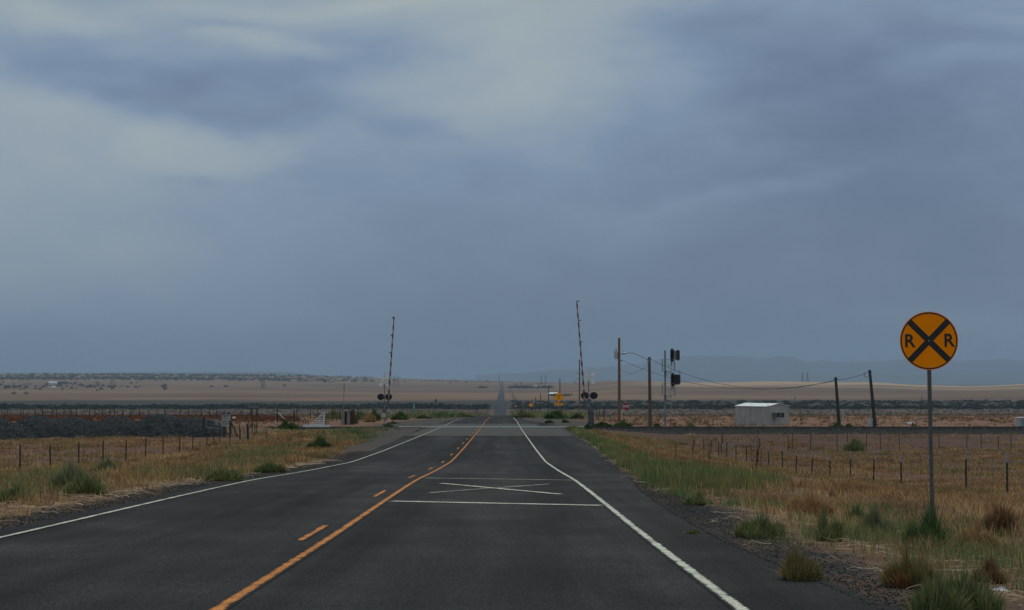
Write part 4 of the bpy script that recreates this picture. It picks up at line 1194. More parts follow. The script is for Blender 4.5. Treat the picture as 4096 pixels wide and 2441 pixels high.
for X, d, idx in ((2075, 1600, 'twelfth'), (2066, 1800, 'thirteenth'), (2058, 2050, 'fourteenth'), (2051, 2400, 'fifteenth'), (2043, 3000, 'sixteenth'), (2036, 3800, 'seventeenth')):
    x = (X - 2010) * d / F
    o = MB().tube((0, 0, -.6), (0, 0, 9), .30 + d * 4e-5, .24 + d * 3e-5, 8).build('utility_pole', 'wood_dark', None, (x, d, gz(x, d)))
    tag(o, 'faint far utility pole beside the road, ' + idx + ' counted from the crossing', 'utility pole', 'utility poles along the right roadside')
o = MB().tube((0, 0, -.6), (0, 0, 30), .9, .7, 8).build('utility_pole', 'wood_dark', None, ((1997 - 2010) * 6200 / F, 6200, gz((1997 - 2010) * 6200 / F, 6200)))
tag(o, 'lone mast on the skyline just left of the far road', 'utility pole')

# street lamp
d = 182; pt = P(2597, 1428.6, d); pb = P(2601, 1706, d); z0 = gz(pb.x, d)
sl_ = empty('street_lamp', (pb.x, d, z0), 'street lamp on a dark wooden pole with a long curved arm reaching left', 'street lamp', None, (0, math.atan2(pt.x - pb.x, pt.z - z0), 0))
hp = pt.z - z0
MB().tube((0, 0, -.5), (0, 0, hp), .19, .13, 14).build('pole', 'wood', sl_)
arm_px = [(2591, 1440), (2575, 1431.5), (2560, 1424), (2545, 1417), (2533, 1412), (2521, 1410.5), (2508, 1411)]
def ll(X, Y, dy=0):
    v = P(X, Y, d); return Vector((v.x - pt.x, dy, v.z - pt.z + hp))
arm = MB().path([ll(*q_, -.15) for q_ in arm_px], .035, 8).build('arm', 'metal_grey', sl_)
MB().box(ll(2593, 1444, -.12), (.16, .12, .45)).build('bracket', 'metal_grey', arm)
hd = MB(); a = ll(2509, 1411.5, -.15); e_ = ll(2482, 1412.5, -.15)
prof = [(0, .05, .04), (.12, .13, .08), (.5, .17, .11), (.85, .15, .10), (1, .05, .04)]
for (t0, w0, h0), (t1, w1, h1) in zip(prof[:-1], prof[1:]):
    c0_, c1_ = a.lerp(e_, t0), a.lerp(e_, t1); vs = []
    for c_, w_, h_ in ((c0_, w0, h0), (c1_, w1, h1)):
        for i_ in range(10):
            an = 2 * math.pi * i_ / 10; vs.append((c_.x, c_.y + w_ * math.cos(an), c_.z - .02 + h_ * math.sin(an)))
    hd.add(vs, [(i_, (i_ + 1) % 10, 10 + (i_ + 1) % 10, 10 + i_) for i_ in range(10)], True)
lh = hd.build('lamp_head', 'light_metal', sl_)
q_ = ll(2493, 1408, -.15); MB().tube(q_ - Vector((0, 0, .04)), q_ + Vector((0, 0, .07)), .03, .035, 8).build('photocell', 'rubber', lh)
q_ = ll(2604, 1437); MB().tube(q_ - Vector((.1, 0, 0)), q_ + Vector((.06, 0, .02)), .035, .035, 8).build('insulator', 'rubber', sl_)

# ------------------------------------------------------------------ railway signal mast
d = 180; pb = P(2661, 1706, d); z0 = gz(pb.x, d)
def rl_(X, Y, dy=0): v = P(X, Y, d); return Vector((v.x - pb.x, dy, v.z - z0))
rs = empty('railway_signal', (pb.x, d, z0), 'pale metal railway signal mast with two black signal heads and small platforms', 'railway signal')
top = rl_(2660, 1402).z
mast = MB().tube((0, 0, -.3), (0, 0, top), .10, .085, 14).build('mast', 'metal_grey', rs)
MB().tube((0, 0, -.3), (0, 0, .28), .24, .11, 12).build('foot', 'metal_grey', mast)
MB().tube((0, 0, top), (0, 0, top + .06), .10, .03, 12).build('mast_cap', 'metal_grey', mast)
for (ya, yb, nm) in ((1438, 1485, 0), (1535, 1582, 1)):
    z_t, z_b = rl_(2660, ya).z, rl_(2660, yb).z; xa_, xb_ = rl_(2649.5, ya).x, rl_(2697, ya).x
    pf = MB()
    for yo in (-.35, .35):
        for xq in (xa_, xb_): pf.tube((xq, yo, z_b), (xq, yo, z_t), .022, .022, 6)
        pf.tube((xa_, yo, z_t), (xb_, yo, z_t), .02, .02, 6); pf.tube((xa_, yo, (z_t + z_b) / 2), (xb_, yo, (z_t + z_b) / 2), .014, .014, 6)
    for xq in (xa_, xb_): pf.tube((xq, -.35, z_t), (xq, .35, z_t), .02, .02, 6)
    rails = pf.build('railing', 'metal_grey', rs)
    dk = MB().box(((xa_ + xb_) / 2, 0, z_b), (xb_ - xa_ + .1, .78, .04)).build('deck', 'metal_grey', rs)
    MB().bar((.05, 0, z_b - .5), ((xa_ + xb_) / 2 + .2, 0, z_b - .02), .05, .05).bar((.05, 0, z_b - .35), (.12, 0, z_b + .05), .09, .09).build('brace', 'metal_grey', dk)
    MB().box(((.1 + xb_) / 2 - .1, -.12, (z_t + z_b) / 2 + .02), (.55, .08, .06)).build('head_support', 'light_metal', rs)
ld = MB()
for xq in (rl_(2681.5, 1460).x, rl_(2686, 1460).x):
    ld.tube((xq, .2, rl_(0, 1640).z), (xq, .2, rl_(0, 1452).z), .014, .014, 5)
zq = rl_(0, 1638).z
while zq < rl_(0, 1455).z: ld.tube((rl_(2681.5, 0).x, .2, zq), (rl_(2686, 0).x, .2, zq), .01, .01, 5); zq += .3
ld.build('ladder', 'light_metal', rs)
MB().tube((rl_(2697, 0).x, .3, rl_(0, 1625).z), (rl_(2697, 0).x, .3, rl_(0, 1445).z), .018, .018, 5).build('support_rod', 'light_metal', rs)
bx = rl_(2653.5, 1659); MB().box((bx.x, -.05, bx.z), (.24, .22, .56)).build('junction_box', 'metal_grey', rs)
def stadium(w2, h2, n=12):
    r_ = w2
    return [(r_ * math.cos(math.pi * i_ / n), h2 - r_ + r_ * math.sin(math.pi * i_ / n)) for i_ in range(n + 1)] + \
           [(r_ * math.cos(math.pi + math.pi * i_ / n), -h2 + r_ + r_ * math.sin(math.pi + math.pi * i_ / n)) for i_ in range(n + 1)]
def head(zc_, xo, twoplates, lb):
    """oval backplates facing along the track, seen obliquely, with the lamp cases between them"""
    hd_ = MB().poly(stadium(.30, .66), -.03, .03)
    o_ = hd_.build('signal_head', 'signal_black', rs, (xo - .02, -.15, zc_), (0, 0, R(54)))
    if lb: o_['label'] = lb
    hs = MB()
    for zz in (.36, 0, -.36): hs.tube((0, -.03, zz), (0, -.22, zz), .11, .12, 14, False)
    hs.build('hood', 'signal_black', o_)
    MB().tube((0, .05, -.60), (0, .05, -.95), .09, .07, 8).build('stem', 'metal_grey', o_)
    r2, h2 = .36, .50
    pts2 = [(-r2, -h2 + .1), (-r2 + .1, -h2), (r2 - .1, -h2 + .02), (r2, -h2 + .14), (r2, h2 - .12), (r2 - .12, h2), (-r2 + .12, h2), (-r2, h2 - .12)]
    M_ = Matrix.Rotation(R(-54), 3, 'Z')
    if twoplates:
        b2 = MB().poly(stadium(.22, .52), -.03, .03).build('back_plate', 'signal_black', o_, M_ @ Vector((.58, .05, -.0)), (0, 0, R(-14)))
        lm = MB()
        for dx, zz in ((.17, .12), (.27, .16), (.38, .2)):
            lm.box(M_ @ Vector((dx, .02, zz * .5 - .05)), (.07, .07, .80), M_)
        lm.build('lamp_case', 'light_metal', o_)
        MB().box(M_ @ Vector((.27, .10, 0)), (.42, .05, .86), M_).build('housing', 'signal_black', o_)
    else:
        MB().poly(pts2, -.12, .12).build('back_plate', 'signal_black', o_, M_ @ Vector((.36, .02, .0)), (0, 0, R(-54)))
zc1 = rl_(0, 1421).z; zc2 = rl_(0, 1519).z
head(zc1, rl_(2684, 0).x, True, 'upper signal head with pale lamp cases')
head(zc2, rl_(2686, 0).x, False, None)

# ------------------------------------------------------------------ road signs beyond the crossing
def stop_sign():
    d = 212; pc = P(2505, 1626, d); pb = P(2510, 1682, d); z0 = gz(pb.x, d); h = pc.z - z0
    e = empty('stop_sign', (pb.x, d, z0), 'red octagonal STOP sign on a leaning post right of the tall utility pole', 'road sign', None, (0, math.atan2(pc.x - pb.x, h), 0))
    MB().box((0, .04, h / 2 - .2), (.07, .05, h + .4)).build('post', 'wood_grey', e)
    pn = MB().poly(ngon(8, .46, R(22.5), 0, h), 0, .006).build('panel', 'sign_white', e)
    MB().poly(ngon(8, .445, R(22.5), 0, h), -.006, -.001).build('face', 'sign_red', pn)
    lettering('STOP', .36, 'sign_white', pn, (0, -.010, h), bold=.03, sx=.82)
stop_sign()
def diamond(X, Y, d, half, label, lines=None, plaque=None, posts=2):
    pc = P(X, Y, d); z0 = gz(pc.x, d); h = pc.z - z0
    e = empty('warning_sign', (pc.x, d, z0), label, 'road sign')
    if posts == 2:
        for sx_ in (-.40, .40): MB().box((sx_, .05, h / 2 - .25), (.06, .05, h + .5)).build('post', 'wood_dark', e)
    else: MB().box((0, .05, h / 2 - .25), (.08, .06, h + .5)).build('post', 'wood_dark', e)
    pn = MB().poly(ngon(4, half, 0, 0, h), 0, .006).build('panel', 'sign_amber', e)
    a = ngon(4, half - .015, 0, 0, h); b_ = ngon(4, half - .045, 0, 0, h)
    m2 = MB(); vs = [(x, -.004, z) for x, z in a] + [(x, -.004, z) for x, z in b_]
    m2.add(vs, [(i, (i + 1) % 4, 4 + (i + 1) % 4, 4 + i) for i in range(4)]); m2.build('border', 'sign_black', pn)
    for s_, dz in (lines or ()): lettering(s_, .185, 'sign_black', pn, (0, -.005, h + dz), bold=.03)
    if plaque:
        z_ = P(X, plaque[0], d).z - z0
        q_ = MB().box((0, 0, z_), (1.3, .006, .38)).build('plaque', 'sign_amber', e)
        lettering(plaque[1], .17, 'sign_black', q_, (0, -.006, z_), bold=.03)
    return e
diamond(2235.6, 1588.5, 292, .86, 'yellow diamond sign reading BLOWING DUST AREA above a small yellow plaque', (('BLOWING', .24), ('DUST', .0), ('AREA', -.24)), (1616.5, 'NEXT 4 MILES'))
diamond(2123.5, 1620.4, 715, .90, 'small far orange diamond sign with a dark border', None, None, 1)
d = 1000; pc = P(2063, 1626, d); z0 = gz(pc.x, d)
e = empty('warning_sign', (pc.x, d, z0), 'tiny far orange rectangular sign close to the right road edge', 'road sign')
MB().box((0, 0, pc.z - z0), (1.2, .01, .65)).build('panel', 'sign_orange', e)
MB().box((0, .06, (pc.z - z0) / 2 - .3), (.12, .1, pc.z - z0 + .6)).build('post', 'wood_dark', e)
# mile marker
d = 250; pt = P(1655, 1612, d); pb = P(1656, 1679, d); z0 = gz(pb.x, d); ht = pt.z - z0
e = empty('mile_marker', (pb.x, d, z0), 'narrow upright green mile marker with white figures left of the road', 'road sign')
MB().box((0, .04, ht / 2 - .4), (.06, .05, ht + .6)).build('post', 'wood_grey', e)
pn = MB().box((0, 0, ht - .6), (.29, .006, 1.2)).build('panel', 'sign_green', e)
for s_, dz in (('3', -.28), ('6', -.60), ('1', -.92)): lettering(s_, .32, 'sign_white', pn, (0, -.006, ht + dz), bold=.02)
# sign seen from behind
d = 300; pt = P(1742, 1597, d); pb = P(1743, 1664, d); z0 = gz(pb.x, d); ht = pt.z - z0
e = empty('road_sign', (pb.x, d, z0), 'grey back of a rectangular sign left of the far road', 'road sign')
MB().box((0, -.03, ht / 2 - .2), (.08, .05, ht + .4)).build('post', 'wood_dark', e)
MB().box((0, .02, ht - .48), (.55, .006, .86)).build('panel', 'sign_back', e)

# small markers right of the crossing
def stake(X, Yt, Yb, d, w_, m_, label, name='marker_post', cat='marker post', lean=0, extra=None):
    pt = P(X, Yt, d); pb = P(X, Yb, d); z0 = min(pb.z, gz(pb.x, d)); h = pt.z - z0
    e = empty(name, (pb.x, d, z0), label, cat, None, (0, lean, 0))
    MB().box((0, 0, h / 2 - .15), (w_, w_, h + .3)).build('post', m_, e)
    if extra: extra(e, h)
    return e
stake(2487, 1637, 1676, 205, .09, 'marker_yellow', 'pale yellow marker post between the tall utility pole and the stop sign')
def cap_board(e, h): MB().box((0, -.05, h - .08), (.26, .02, .16)).build('board', 'sign_back', e)
stake(2417.5, 1618, 1653, 262, .10, 'wood_dark', 'short dark post with a small board on top beyond the signal cabinet', extra=cap_board)
stake(2412.5, 1637, 1656, 262, .10, 'wood_dark', 'shorter dark post beside the post with the small board')
def small_board(e, h): MB().box((-.14, -.05, h - .12), (.32, .02, .22)).build('board', 'sign_blue', e)
stake(2439, 1659, 1671, 235, .07, 'wood_dark', 'short post with a small bluish board left of the tall utility pole', extra=small_board)
stake(2442, 1669, 1688, 205, .05, 'wood_dark', 'thin dark stake in the weeds below the bluish board')
stake(2457, 1673, 1690, 205, .05, 'wood_dark', 'thin dark stake just left of the tall utility pole')
stake(2389, 1638, 1658, 262, .10, 'wood_dark', 'dark post leaning left behind the signal cabinet', lean=-.12)
stake(2394, 1645, 1662, 255, .10, 'wood_dark', 'dark post leaning right behind the signal cabinet', lean=.2)
stake(2684, 1675, 1702, 190, .06, 'wood_dark', 'short dark post in the weeds right of the railway signal mast')
stake(2853, 1673, 1704, 190, .05, 'wood_dark', 'thin dark post in the open between the railway signal and the shed')

# ------------------------------------------------------------------ equipment shed
d = 190.0; pc = P(3069.7, 1706, d); z0 = gz(pc.x, d)
al = R(43 + 8); Lw, Ww, Hw = 4.55, 3.3, EYE - 0 - 0
hwall = P(3069.7, 1628, d).z - z0; hridge = P(3120, 1617.5, d + 1.2).z - z0
sh = empty('equipment_shed', (pc.x, d, z0), 'pale grey windowless railway shed with a bright white roof', 'shed')
u = Vector((-math.cos(al - R(8)), math.sin(al - R(8)), 0)); v = Vector((math.sin(al - R(8)), math.cos(al - R(8)), 0))
rot8 = Matrix.Rotation(-R(8), 3, 'Z'); u = rot8 @ u; v = rot8 @ v
def sp3(a, b_, z): return u * a + v * b_ + Vector((0, 0, z))
mb = MB()
A = [sp3(0, 0, -.2), sp3(Lw, 0, -.2), sp3(Lw, Ww, -.2), sp3(0, Ww, -.2)]; B = [q_ + Vector((0, 0, hwall + .2)) for q_ in A]
rg = [sp3(0, Ww / 2, hridge), sp3(Lw, Ww / 2, hridge)]
mb.add(A + B + rg, [(0, 4, 5, 1), (1, 5, 9, 6, 2), (2, 6, 7, 3), (3, 7, 8, 4, 0), (3, 0, 1, 2), (4, 8, 9, 5), (6, 9, 8, 7)])
wall = mb.build('wall', 'shed_wall', sh)
sm = MB()
for i_ in range(1, 6): sm.bar(sp3(Lw * i_ / 6 + .1, -.008, .0), sp3(Lw * i_ / 6 + .1, -.008, hwall - .06), .03, .03)
sm.bar(sp3(-.01, -.01, 0), sp3(-.01, -.01, hwall - .05), .05, .05); sm.bar(sp3(-.01, Ww + .01, 0), sp3(-.01, Ww + .01, hwall - .05), .05, .05)
sm.build('seam', 'shed_wall', wall)
rf = MB(); ov = .07
P0 = [sp3(-ov, -ov, hwall + .01), sp3(Lw + ov, -ov, hwall + .01), sp3(Lw + ov, Ww / 2, hridge + .05), sp3(-ov, Ww / 2, hridge + .05), sp3(Lw + ov, Ww + ov, hwall + .01), sp3(-ov, Ww + ov, hwall + .01)]
P1 = [q_ + Vector((0, 0, .05)) for q_ in P0]
rf.add(P0 + P1, [(6, 7, 8, 9), (9, 8, 10, 11), (0, 3, 2, 1), (3, 5, 4, 2), (0, 1, 7, 6), (5, 11, 10, 4), (1, 2, 8, 7), (2, 4, 10, 8), (0, 6, 9, 3), (3, 9, 11, 5)])
roof = rf.build('roof', 'white_roof', sh)
for a_, b_ in ((-.1, 0), (Lw - .1, 0), (-.1, Ww)):
    MB().tube(sp3(a_, b_, hwall - .02), sp3(a_, b_, hwall + .2), .05, .05, 6).build('lifting_eye', 'metal_grey', roof)
M_ = Matrix((u, v, Vector((0, 0, 1)))).transposed()
ac = MB().box(sp3(-.28, Ww * .32, hwall * .56), (.56, .62, .50), M_).build('air_conditioner', 'mechanism_grey', sh)
MB().box(sp3(-.565, Ww * .32, hwall * .56), (.012, .5, .38), M_).build('grille', 'sign_black', ac)
MB().box(sp3(-.03, Ww * .68, hwall * .55), (.05, .5, .46), M_).build('vent', 'sign_black', sh)
MB().box(sp3(-.015, Ww * .68, hwall * .55), (.05, .6, .56), M_).build('vent_frame', 'light_metal', sh)

# leaning poles with equipment
def lean_pole(Xt, Yt, Xb, Yb, d, label, can):
    pt = P(Xt, Yt, d); pb = P(Xb, Yb, d); z0 = gz(pb.x, d)
    e = empty('utility_pole', (pb.x, d, z0), label, 'utility pole', 'two leaning utility poles on the right')
    dv = Vector((pt.x - pb.x, 0, pt.z - pb.z)); sc_ = (pt.z - z0) / dv.z
    top = dv * sc_
    po = MB().tube(-dv.normalized() * .5, top, .20, .13, 12).build('pole', 'wood_dark', e)
    MB().tube(top * .965 + Vector((-.18, 0, 0)), top * .965 + Vector((.24, 0, -.05)), .03, .03, 6).build('insulator', 'rubber', e)
    if can == 'box': MB().box((.38, -.1, 1.15), (.20, .18, 1.1)).build('meter_box', 'light_metal', e)
    else:
        cc = MB().tube((-.55, -.1, .02), (-.45, -.1, .95), .24, .22, 14).build('transformer', 'light_metal', e)
        MB().tube((-.62, -.1, .95), (-.64, -.1, 1.15), .04, .03, 6).tube((-.35, -.1, .95), (-.33, -.1, 1.15), .04, .03, 6).build('bushing', 'rubber', cc)
        MB().tube((dv.normalized() * 2.4) + Vector((0, -.1, 0)), dv.normalized() * 2.4 + Vector((.3, -.1, 0)), .04, .04, 6).build('peg', 'wood_dark', e)
    return e
lean_pole(3343.6, 1509, 3357, 1688, 188, 'shorter leaning dark utility pole right of the shed', 'box')
lean_pole(3479, 1479.6, 3500.5, 1705, 184, 'taller leaning dark utility pole with a pale can at its foot', 'can')
# wires
def wire(a, b_, sag, label, r=.016, loops=0):
    a, b_ = Vector(a), Vector(b_); pts = []
    for i_ in range(25):
        t_ = i_ / 24; q_ = a.lerp(b_, t_); q_.z -= sag * 4 * t_ * (1 - t_); q_.z += math.sin(i_ * 2.1) * .012
        pts.append(q_ - a)
    o = MB().path(pts, r, 5).build('overhead_wire', 'cable', None, a)
    return tag(o, label, 'wire', 'overhead wires right of the crossing')
wire(P(2606, 1440, 182), P(3340, 1520, 188), 1.75, 'upper sagging wire from the street lamp pole to the shorter leaning pole', .02)
wire(P(2486, 1441, 223.9), P(3338, 1524, 188), 1.95, 'lower sagging wire from the transformer pole to the shorter leaning pole', .022)
wire(P(3349, 1520, 188), P(3478, 1488, 184), .14, 'short wire between the two leaning poles', .02)
wire(P(2592, 1459, 182), P(2484, 1478, 223.9), .65, 'short slack wire between the street lamp pole and the transformer pole', .016)
# slack loops of cable on leaning poles
cu = MB().path([P(3460, 1487, 184), P(3456, 1496, 184), P(3461, 1510, 184), P(3470, 1506, 184), P(3478, 1500, 184)], .02, 5)
o = cu.build('cable_loop', 'cable'); tag(o, 'loose loop of cable hanging on the taller leaning pole', 'wire')
# cabinet at right edge, pipe end, bank litter
pb = P(4092, 1706, 183); z0 = gz(pb.x, 183)
e = empty('utility_cabinet', (pb.x, 183, z0), 'light grey cabinet at the right edge of the photo behind the track', 'cabinet')
MB().box((0, 0, .50), (1.2, .8, 1.05)).build('body', 'light_metal', e); MB().box((0, 0, 1.045), (1.28, .88, .05)).build('cover', 'white_board', e)
MB().box((0, -.405, .5), (.5, .015, .85)).build('door', 'metal_grey', e)
pb = P(3642, 1696, 188); z0 = gz(pb.x, 188) + .22
e = empty('culvert_pipe', (pb.x, 188, z0), 'short white pipe lying on the red earth with its dark mouth to the right', 'pipe')
MB().tube((-.38, .1, .12), (.10, -.05, 0), .10, .20, 14, False).build('pipe_wall', 'stone_white', e)
MB().tube((.10, -.05, 0), (.42, -.12, -.08), .20, .11, 14).build('mouth', 'signal_black', e)
pb = G(3625, 1741); o = MB().bar((-.45, 0, .08), (.45, .1, .14), .14, .10).build('timber', 'wood', None, pb); tag(o, 'old timber lying on the bank below the track', 'timber')

# ------------------------------------------------------------------ fences
tp = MB().box((0, 0, .60), (.040, .012, 1.25)); tp.box((0, .015, .60), (.012, .035, 1.25)); tpost = tp.mesh('post', 'post_green')
tt = MB().box((0, -.001, 1.10), (.046, .016, .30)); tt.box((0, .016, 1.10), (.016, .040, .30)); ttip = tt.mesh('post_top', 'post_tip')
def fence(name, pts, label, hts, tips, wires, stays=0, wr=.005, mesh=None, wsc=1.0):
    x0, y0 = pts[0]; e = empty(name, (x0, y0, gz(x0, y0)), label, 'fence'); zb = gz(x0, y0)
    tops = []
    for i_, (x, y) in enumerate(pts):
        z = gz(x, y); hs = hts * random.uniform(.92, 1.08) / 1.22
        o_ = link('post', mesh or tpost, e, (x - x0, y - y0, z - zb), (random.uniform(-.03, .03), random.uniform(-.035, .035), random.uniform(-.3, .3)), (wsc, wsc, hs))
        if tips: link('post_top', ttip, o_)
        tops.append(Vector((x - x0, y - y0, z - zb)))
    mb_ = MB()
    for zf in wires:
        pl = [q_ + Vector((0, -.03, zf * hts)) for q_ in tops]
        mb_.path(pl, wr, 4)
    if stays:
        for a, b_ in zip(tops[:-1], tops[1:]):
            for s_ in range(1, stays + 1):
                q_ = a.lerp(b_, s_ / (stays + 1)); mb_.tube(q_ + Vector((0, -.03, .05)), q_ + Vector((0, -.03, hts * .95)), wr * .9, wr * .9, 4, False)
    mb_.build('wire', 'wire_steel', e)
    return e
lp = [4080, 3861, 3720, 3602, 3491, 3399, 3318, 3245, 3182, 3127, 3074, 3028, 2984, 2943, 2905, 2873, 2842, 2814]
LXs = [-95, 88, 210, 321, 417, 508, 587, 657, 723, 775, 830, 881, 923, 962, 995]
fence('wire_fence', [(-19.9, 19.9 * F / (2010 - X)) for X in LXs], 'thin wire fence with dark steel posts along the left verge', 1.25, False, (.25, .5, .75, .95), 3, wsc=1.6)
fence('wire_fence', [(16.0, 52.0)] + [(16.0, 16.0 * F / (X - 2010)) for X in [4026] + lp[1:]], 'wire fence with pale-tipped dark posts along the right verge', 1.36, True, (.3, .55, .8, .97), 2, wsc=1.6)
back = [(3151, 157), (3168, 158), (3241, 157), (3347, 156), (3389, 158), (3463, 156), (3520, 157), (3597, 155), (3755, 157), (3865, 158), (3923, 155), (3991, 154), (4044, 153)]
fence('wire_fence', [((X - 2010) * d_ / F, d_) for X, d_ in back], 'far crooked fence of thin dark stakes in the right field below the railway bank', 1.35, False, (.4, .8), 0, .006, None, 1.4)
def crooked(X, Yt, Yb, label):
    p = G(X, Yb); d_ = p.y; h = (Yb - Yt) * d_ / F
    o = MB().path([(0, 0, -.1), (-.06, 0, h * .35), (.07, 0, h * .7), (.02, 0, h)], .045, 7).build('dead_stem', 'wood_dark', None, p)
    tag(o, label, 'dead stem', 'crooked stems in the right field')
crooked(3036, 1754, 1828, 'crooked dark stem beside the tall reddish weeds')
crooked(2887, 1740, 1815, 'crooked dark stem left of the first fence posts')
crooked(2774, 1760, 1812, 'pale leaning dead stem near the verge end')

# corral of rusty pipe
cx_ = [25, 35, 88, 97, 147, 175, 212, 232, 260, 288, 310, 363, 386, 415, 442, 464, 494, 526, 560, 600, 663, 723, 756, 810, 842, 870, 967, 1003, 1026, 1035]
e = empty('corral_fence', ((25 - 2010) * 230 / F, 230, gz((25 - 2010) * 230 / F, 230)), 'rusty corral fence of dark posts and red-brown rails behind the gravel heaps', 'fence')
o0 = Vector(e.location); tops = []
rp = MB().tube((0, 0, -.2), (0, 0, 1.0), .055, .05, 7).mesh('post', 'wood_dark')
for X in cx_:
    d_ = 226 + random.uniform(-3, 6); x = (X - 2010) * d_ / F; z = gz(x, d_); hs = random.uniform(1.25, 1.85)
    link('post', rp, e, Vector((x, d_, z)) - o0, (0, random.uniform(-.06, .06), 0), (1, 1, hs)); tops.append(Vector((x, d_, z)) - o0)
rl2 = MB()
for a, b_ in zip(tops[:-1], tops[1:]):
    if random.random() < .8:
        for zf in (.35, .7, 1.05): rl2.bar(a + Vector((0, -.07, zf)), b_ + Vector((0, -.07, zf + random.uniform(-.06, .06))), .07, .05)
rl2.build('rails', 'rust', e)
# second corral stretch right of the gate
e = empty('corral_fence', ((1110 - 2010) * 226 / F, 226, gz((1110 - 2010) * 226 / F, 226)), 'short row of dark fence posts with rusty rails behind the white cattle guard', 'fence')
o0 = Vector(e.location); tops = []
for X in (1110, 1178, 1190, 1243, 1271, 1330, 1362):
    d_ = 222; x = (X - 2010) * d_ / F; z = gz(x, d_)
    link('post', rp, e, Vector((x, d_, z)) - o0, (0, random.uniform(-.04, .04), 0), (1, 1, random.uniform(1.3, 1.75))); tops.append(Vector((x, d_, z)) - o0)
rl2 = MB()
for a, b_ in zip(tops[3:-1], tops[4:]):
    for zf in (.45, .85): rl2.bar(a + Vector((0, -.07, zf)), b_ + Vector((0, -.07, zf)), .07, .05)
rl2.build('rails', 'rust', e)

# ------------------------------------------------------------------ left yard: gate, notice board, cattle guard
d = 148.0
def yl(X, Y, dd=None): return P(X, Y, dd or d)
pb = P(901, 1722, d); zg = gz(pb.x, d)
nb_ = empty('notice_board', (pb.x, d, zg), 'weathered white notice board with lines of black writing on two dark posts', 'sign')
hT = P(901, 1641, d).z - zg
MB().tube((-.06, .06, -.4), (-.06, .06, hT), .13, .11, 12).build('post', 'wood_dark', nb_)
xr_ = P(931, 0, d).x - pb.x
MB().tube((xr_, .06, -.4), (xr_, .06, hT - .55), .10, .09, 12).build('post', 'wood_dark', nb_)
MB().tube((xr_ + .75, .1, -.3), (xr_ + .05, .06, P(0, 1690, d).z - zg), .07, .06, 8).build('brace', 'wood_dark', nb_)
zt_, zb_ = P(0, 1642.5, d).z - zg, P(0, 1685, d).z - zg; xc = P(915, 0, d).x - pb.x
bd = MB().box((xc, -.06, (zt_ + zb_) / 2), (.68, .03, zt_ - zb_)).build('board', 'board_grey', nb_)
hb = zt_ - zb_
MB().box((xc, -.0785, zt_ - .27), (.60, .004, .26)).build('dark_panel', 'sign_black', bd)
for s_, dz, sz, mt in (('PRIVATE PROPERTY', .07, .065, 'sign_black'), ('NO', .20, .10, 'sign_white'), ('TRESPASSING', .33, .085, 'sign_white'), ('PERMISSION', .47, .085, 'sign_black'), ('TO PASS REVOKED', .62, .06, 'sign_black'), ('AT ANY TIME', .74, .07, 'sign_black')):
    lettering(s_, sz, mt, bd, (xc, -.083, zt_ - dz), bold=.03)
zt2, zb2 = P(0, 1687, d).z - zg, P(0, 1706, d).z - zg
b2 = MB().poly([(xc - .42, zt2 - .05), (xc + .22, zt2), (xc + .24, zb2), (xc - .28, zb2), (xc - .34, zb2 + .15)], -.10, -.08).build('lower_board', 'board_grey', nb_)
lettering('KEEP OUT', .11, 'sign_black', b2, (xc - .04, -.106, (zt2 + zb2) / 2), bold=.03)
pb2 = P(936, 1672, 149); o = MB()
seg = 10
vs = []; fs = []
for i_ in range(6):
    for j in range(seg):
        a = math.pi / 2 * i_ / 5; rr_ = .13 * math.cos(a) ** .7; vs.append((rr_ * 1.1 * math.cos(2 * math.pi * j / seg), rr_ * .8 * math.sin(2 * math.pi * j / seg), .17 * math.sin(a) - .08))
for i_ in range(5):
    for j in range(seg): fs.append((i_ * seg + j, i_ * seg + (j + 1) % seg, (i_ + 1) * seg + (j + 1) % seg, (i_ + 1) * seg + j))
fs.append(tuple(range(seg - 1, -1, -1))); o.add(vs, fs, True)
o = o.build('hard_hat', 'pale_yellow', None, P(935.5, 1671.5, d)); tag(o, 'pale yellow cap hung at the right side of the notice board', 'hard hat')
# tube gate from post to notice board
pg = P(817, 1726, d); zgg = gz(pg.x, d)
ge = empty('pasture_gate', (pg.x, d, zgg), 'thin grey pipe gate between a thick dark post and the notice board', 'gate')
MB().tube((0, 0, -.4), (0, 0, P(0, 1668, d).z - zgg), .13, .11, 12).build('post', 'wood_dark', ge)
xg = P(897, 0, d).x - pg.x
mb = MB(); zt3, zb3 = P(0, 1676, d).z - zgg, P(0, 1709, d).z - zgg
for t_ in (0, 1): mb.tube((.12, -.05, zt3 + (zb3 - zt3) * t_), (xg, -.05, zt3 - .15 + (zb3 - zt3) * t_), .025, .025, 6)
mb.tube((.12, -.05, zt3), (.12, -.05, zb3), .025, .025, 6); mb.tube((xg - .1, -.05, zt3 - .15), (xg - .1, -.05, zb3 - .15), .025, .025, 6)
mb.build('gate_frame', 'metal_grey', ge)
pq = P(867, 1689, d - .2); o = MB().poly([(-.14, -.24), (.12, -.24), (.14, .02), (.20, .10), (.08, .24), (-.10, .22), (-.15, .0)], 0, .02).build('small_notice', 'sign_back', None, pq); tag(o, 'small pale notice hanging on the pipe gate', 'sign')
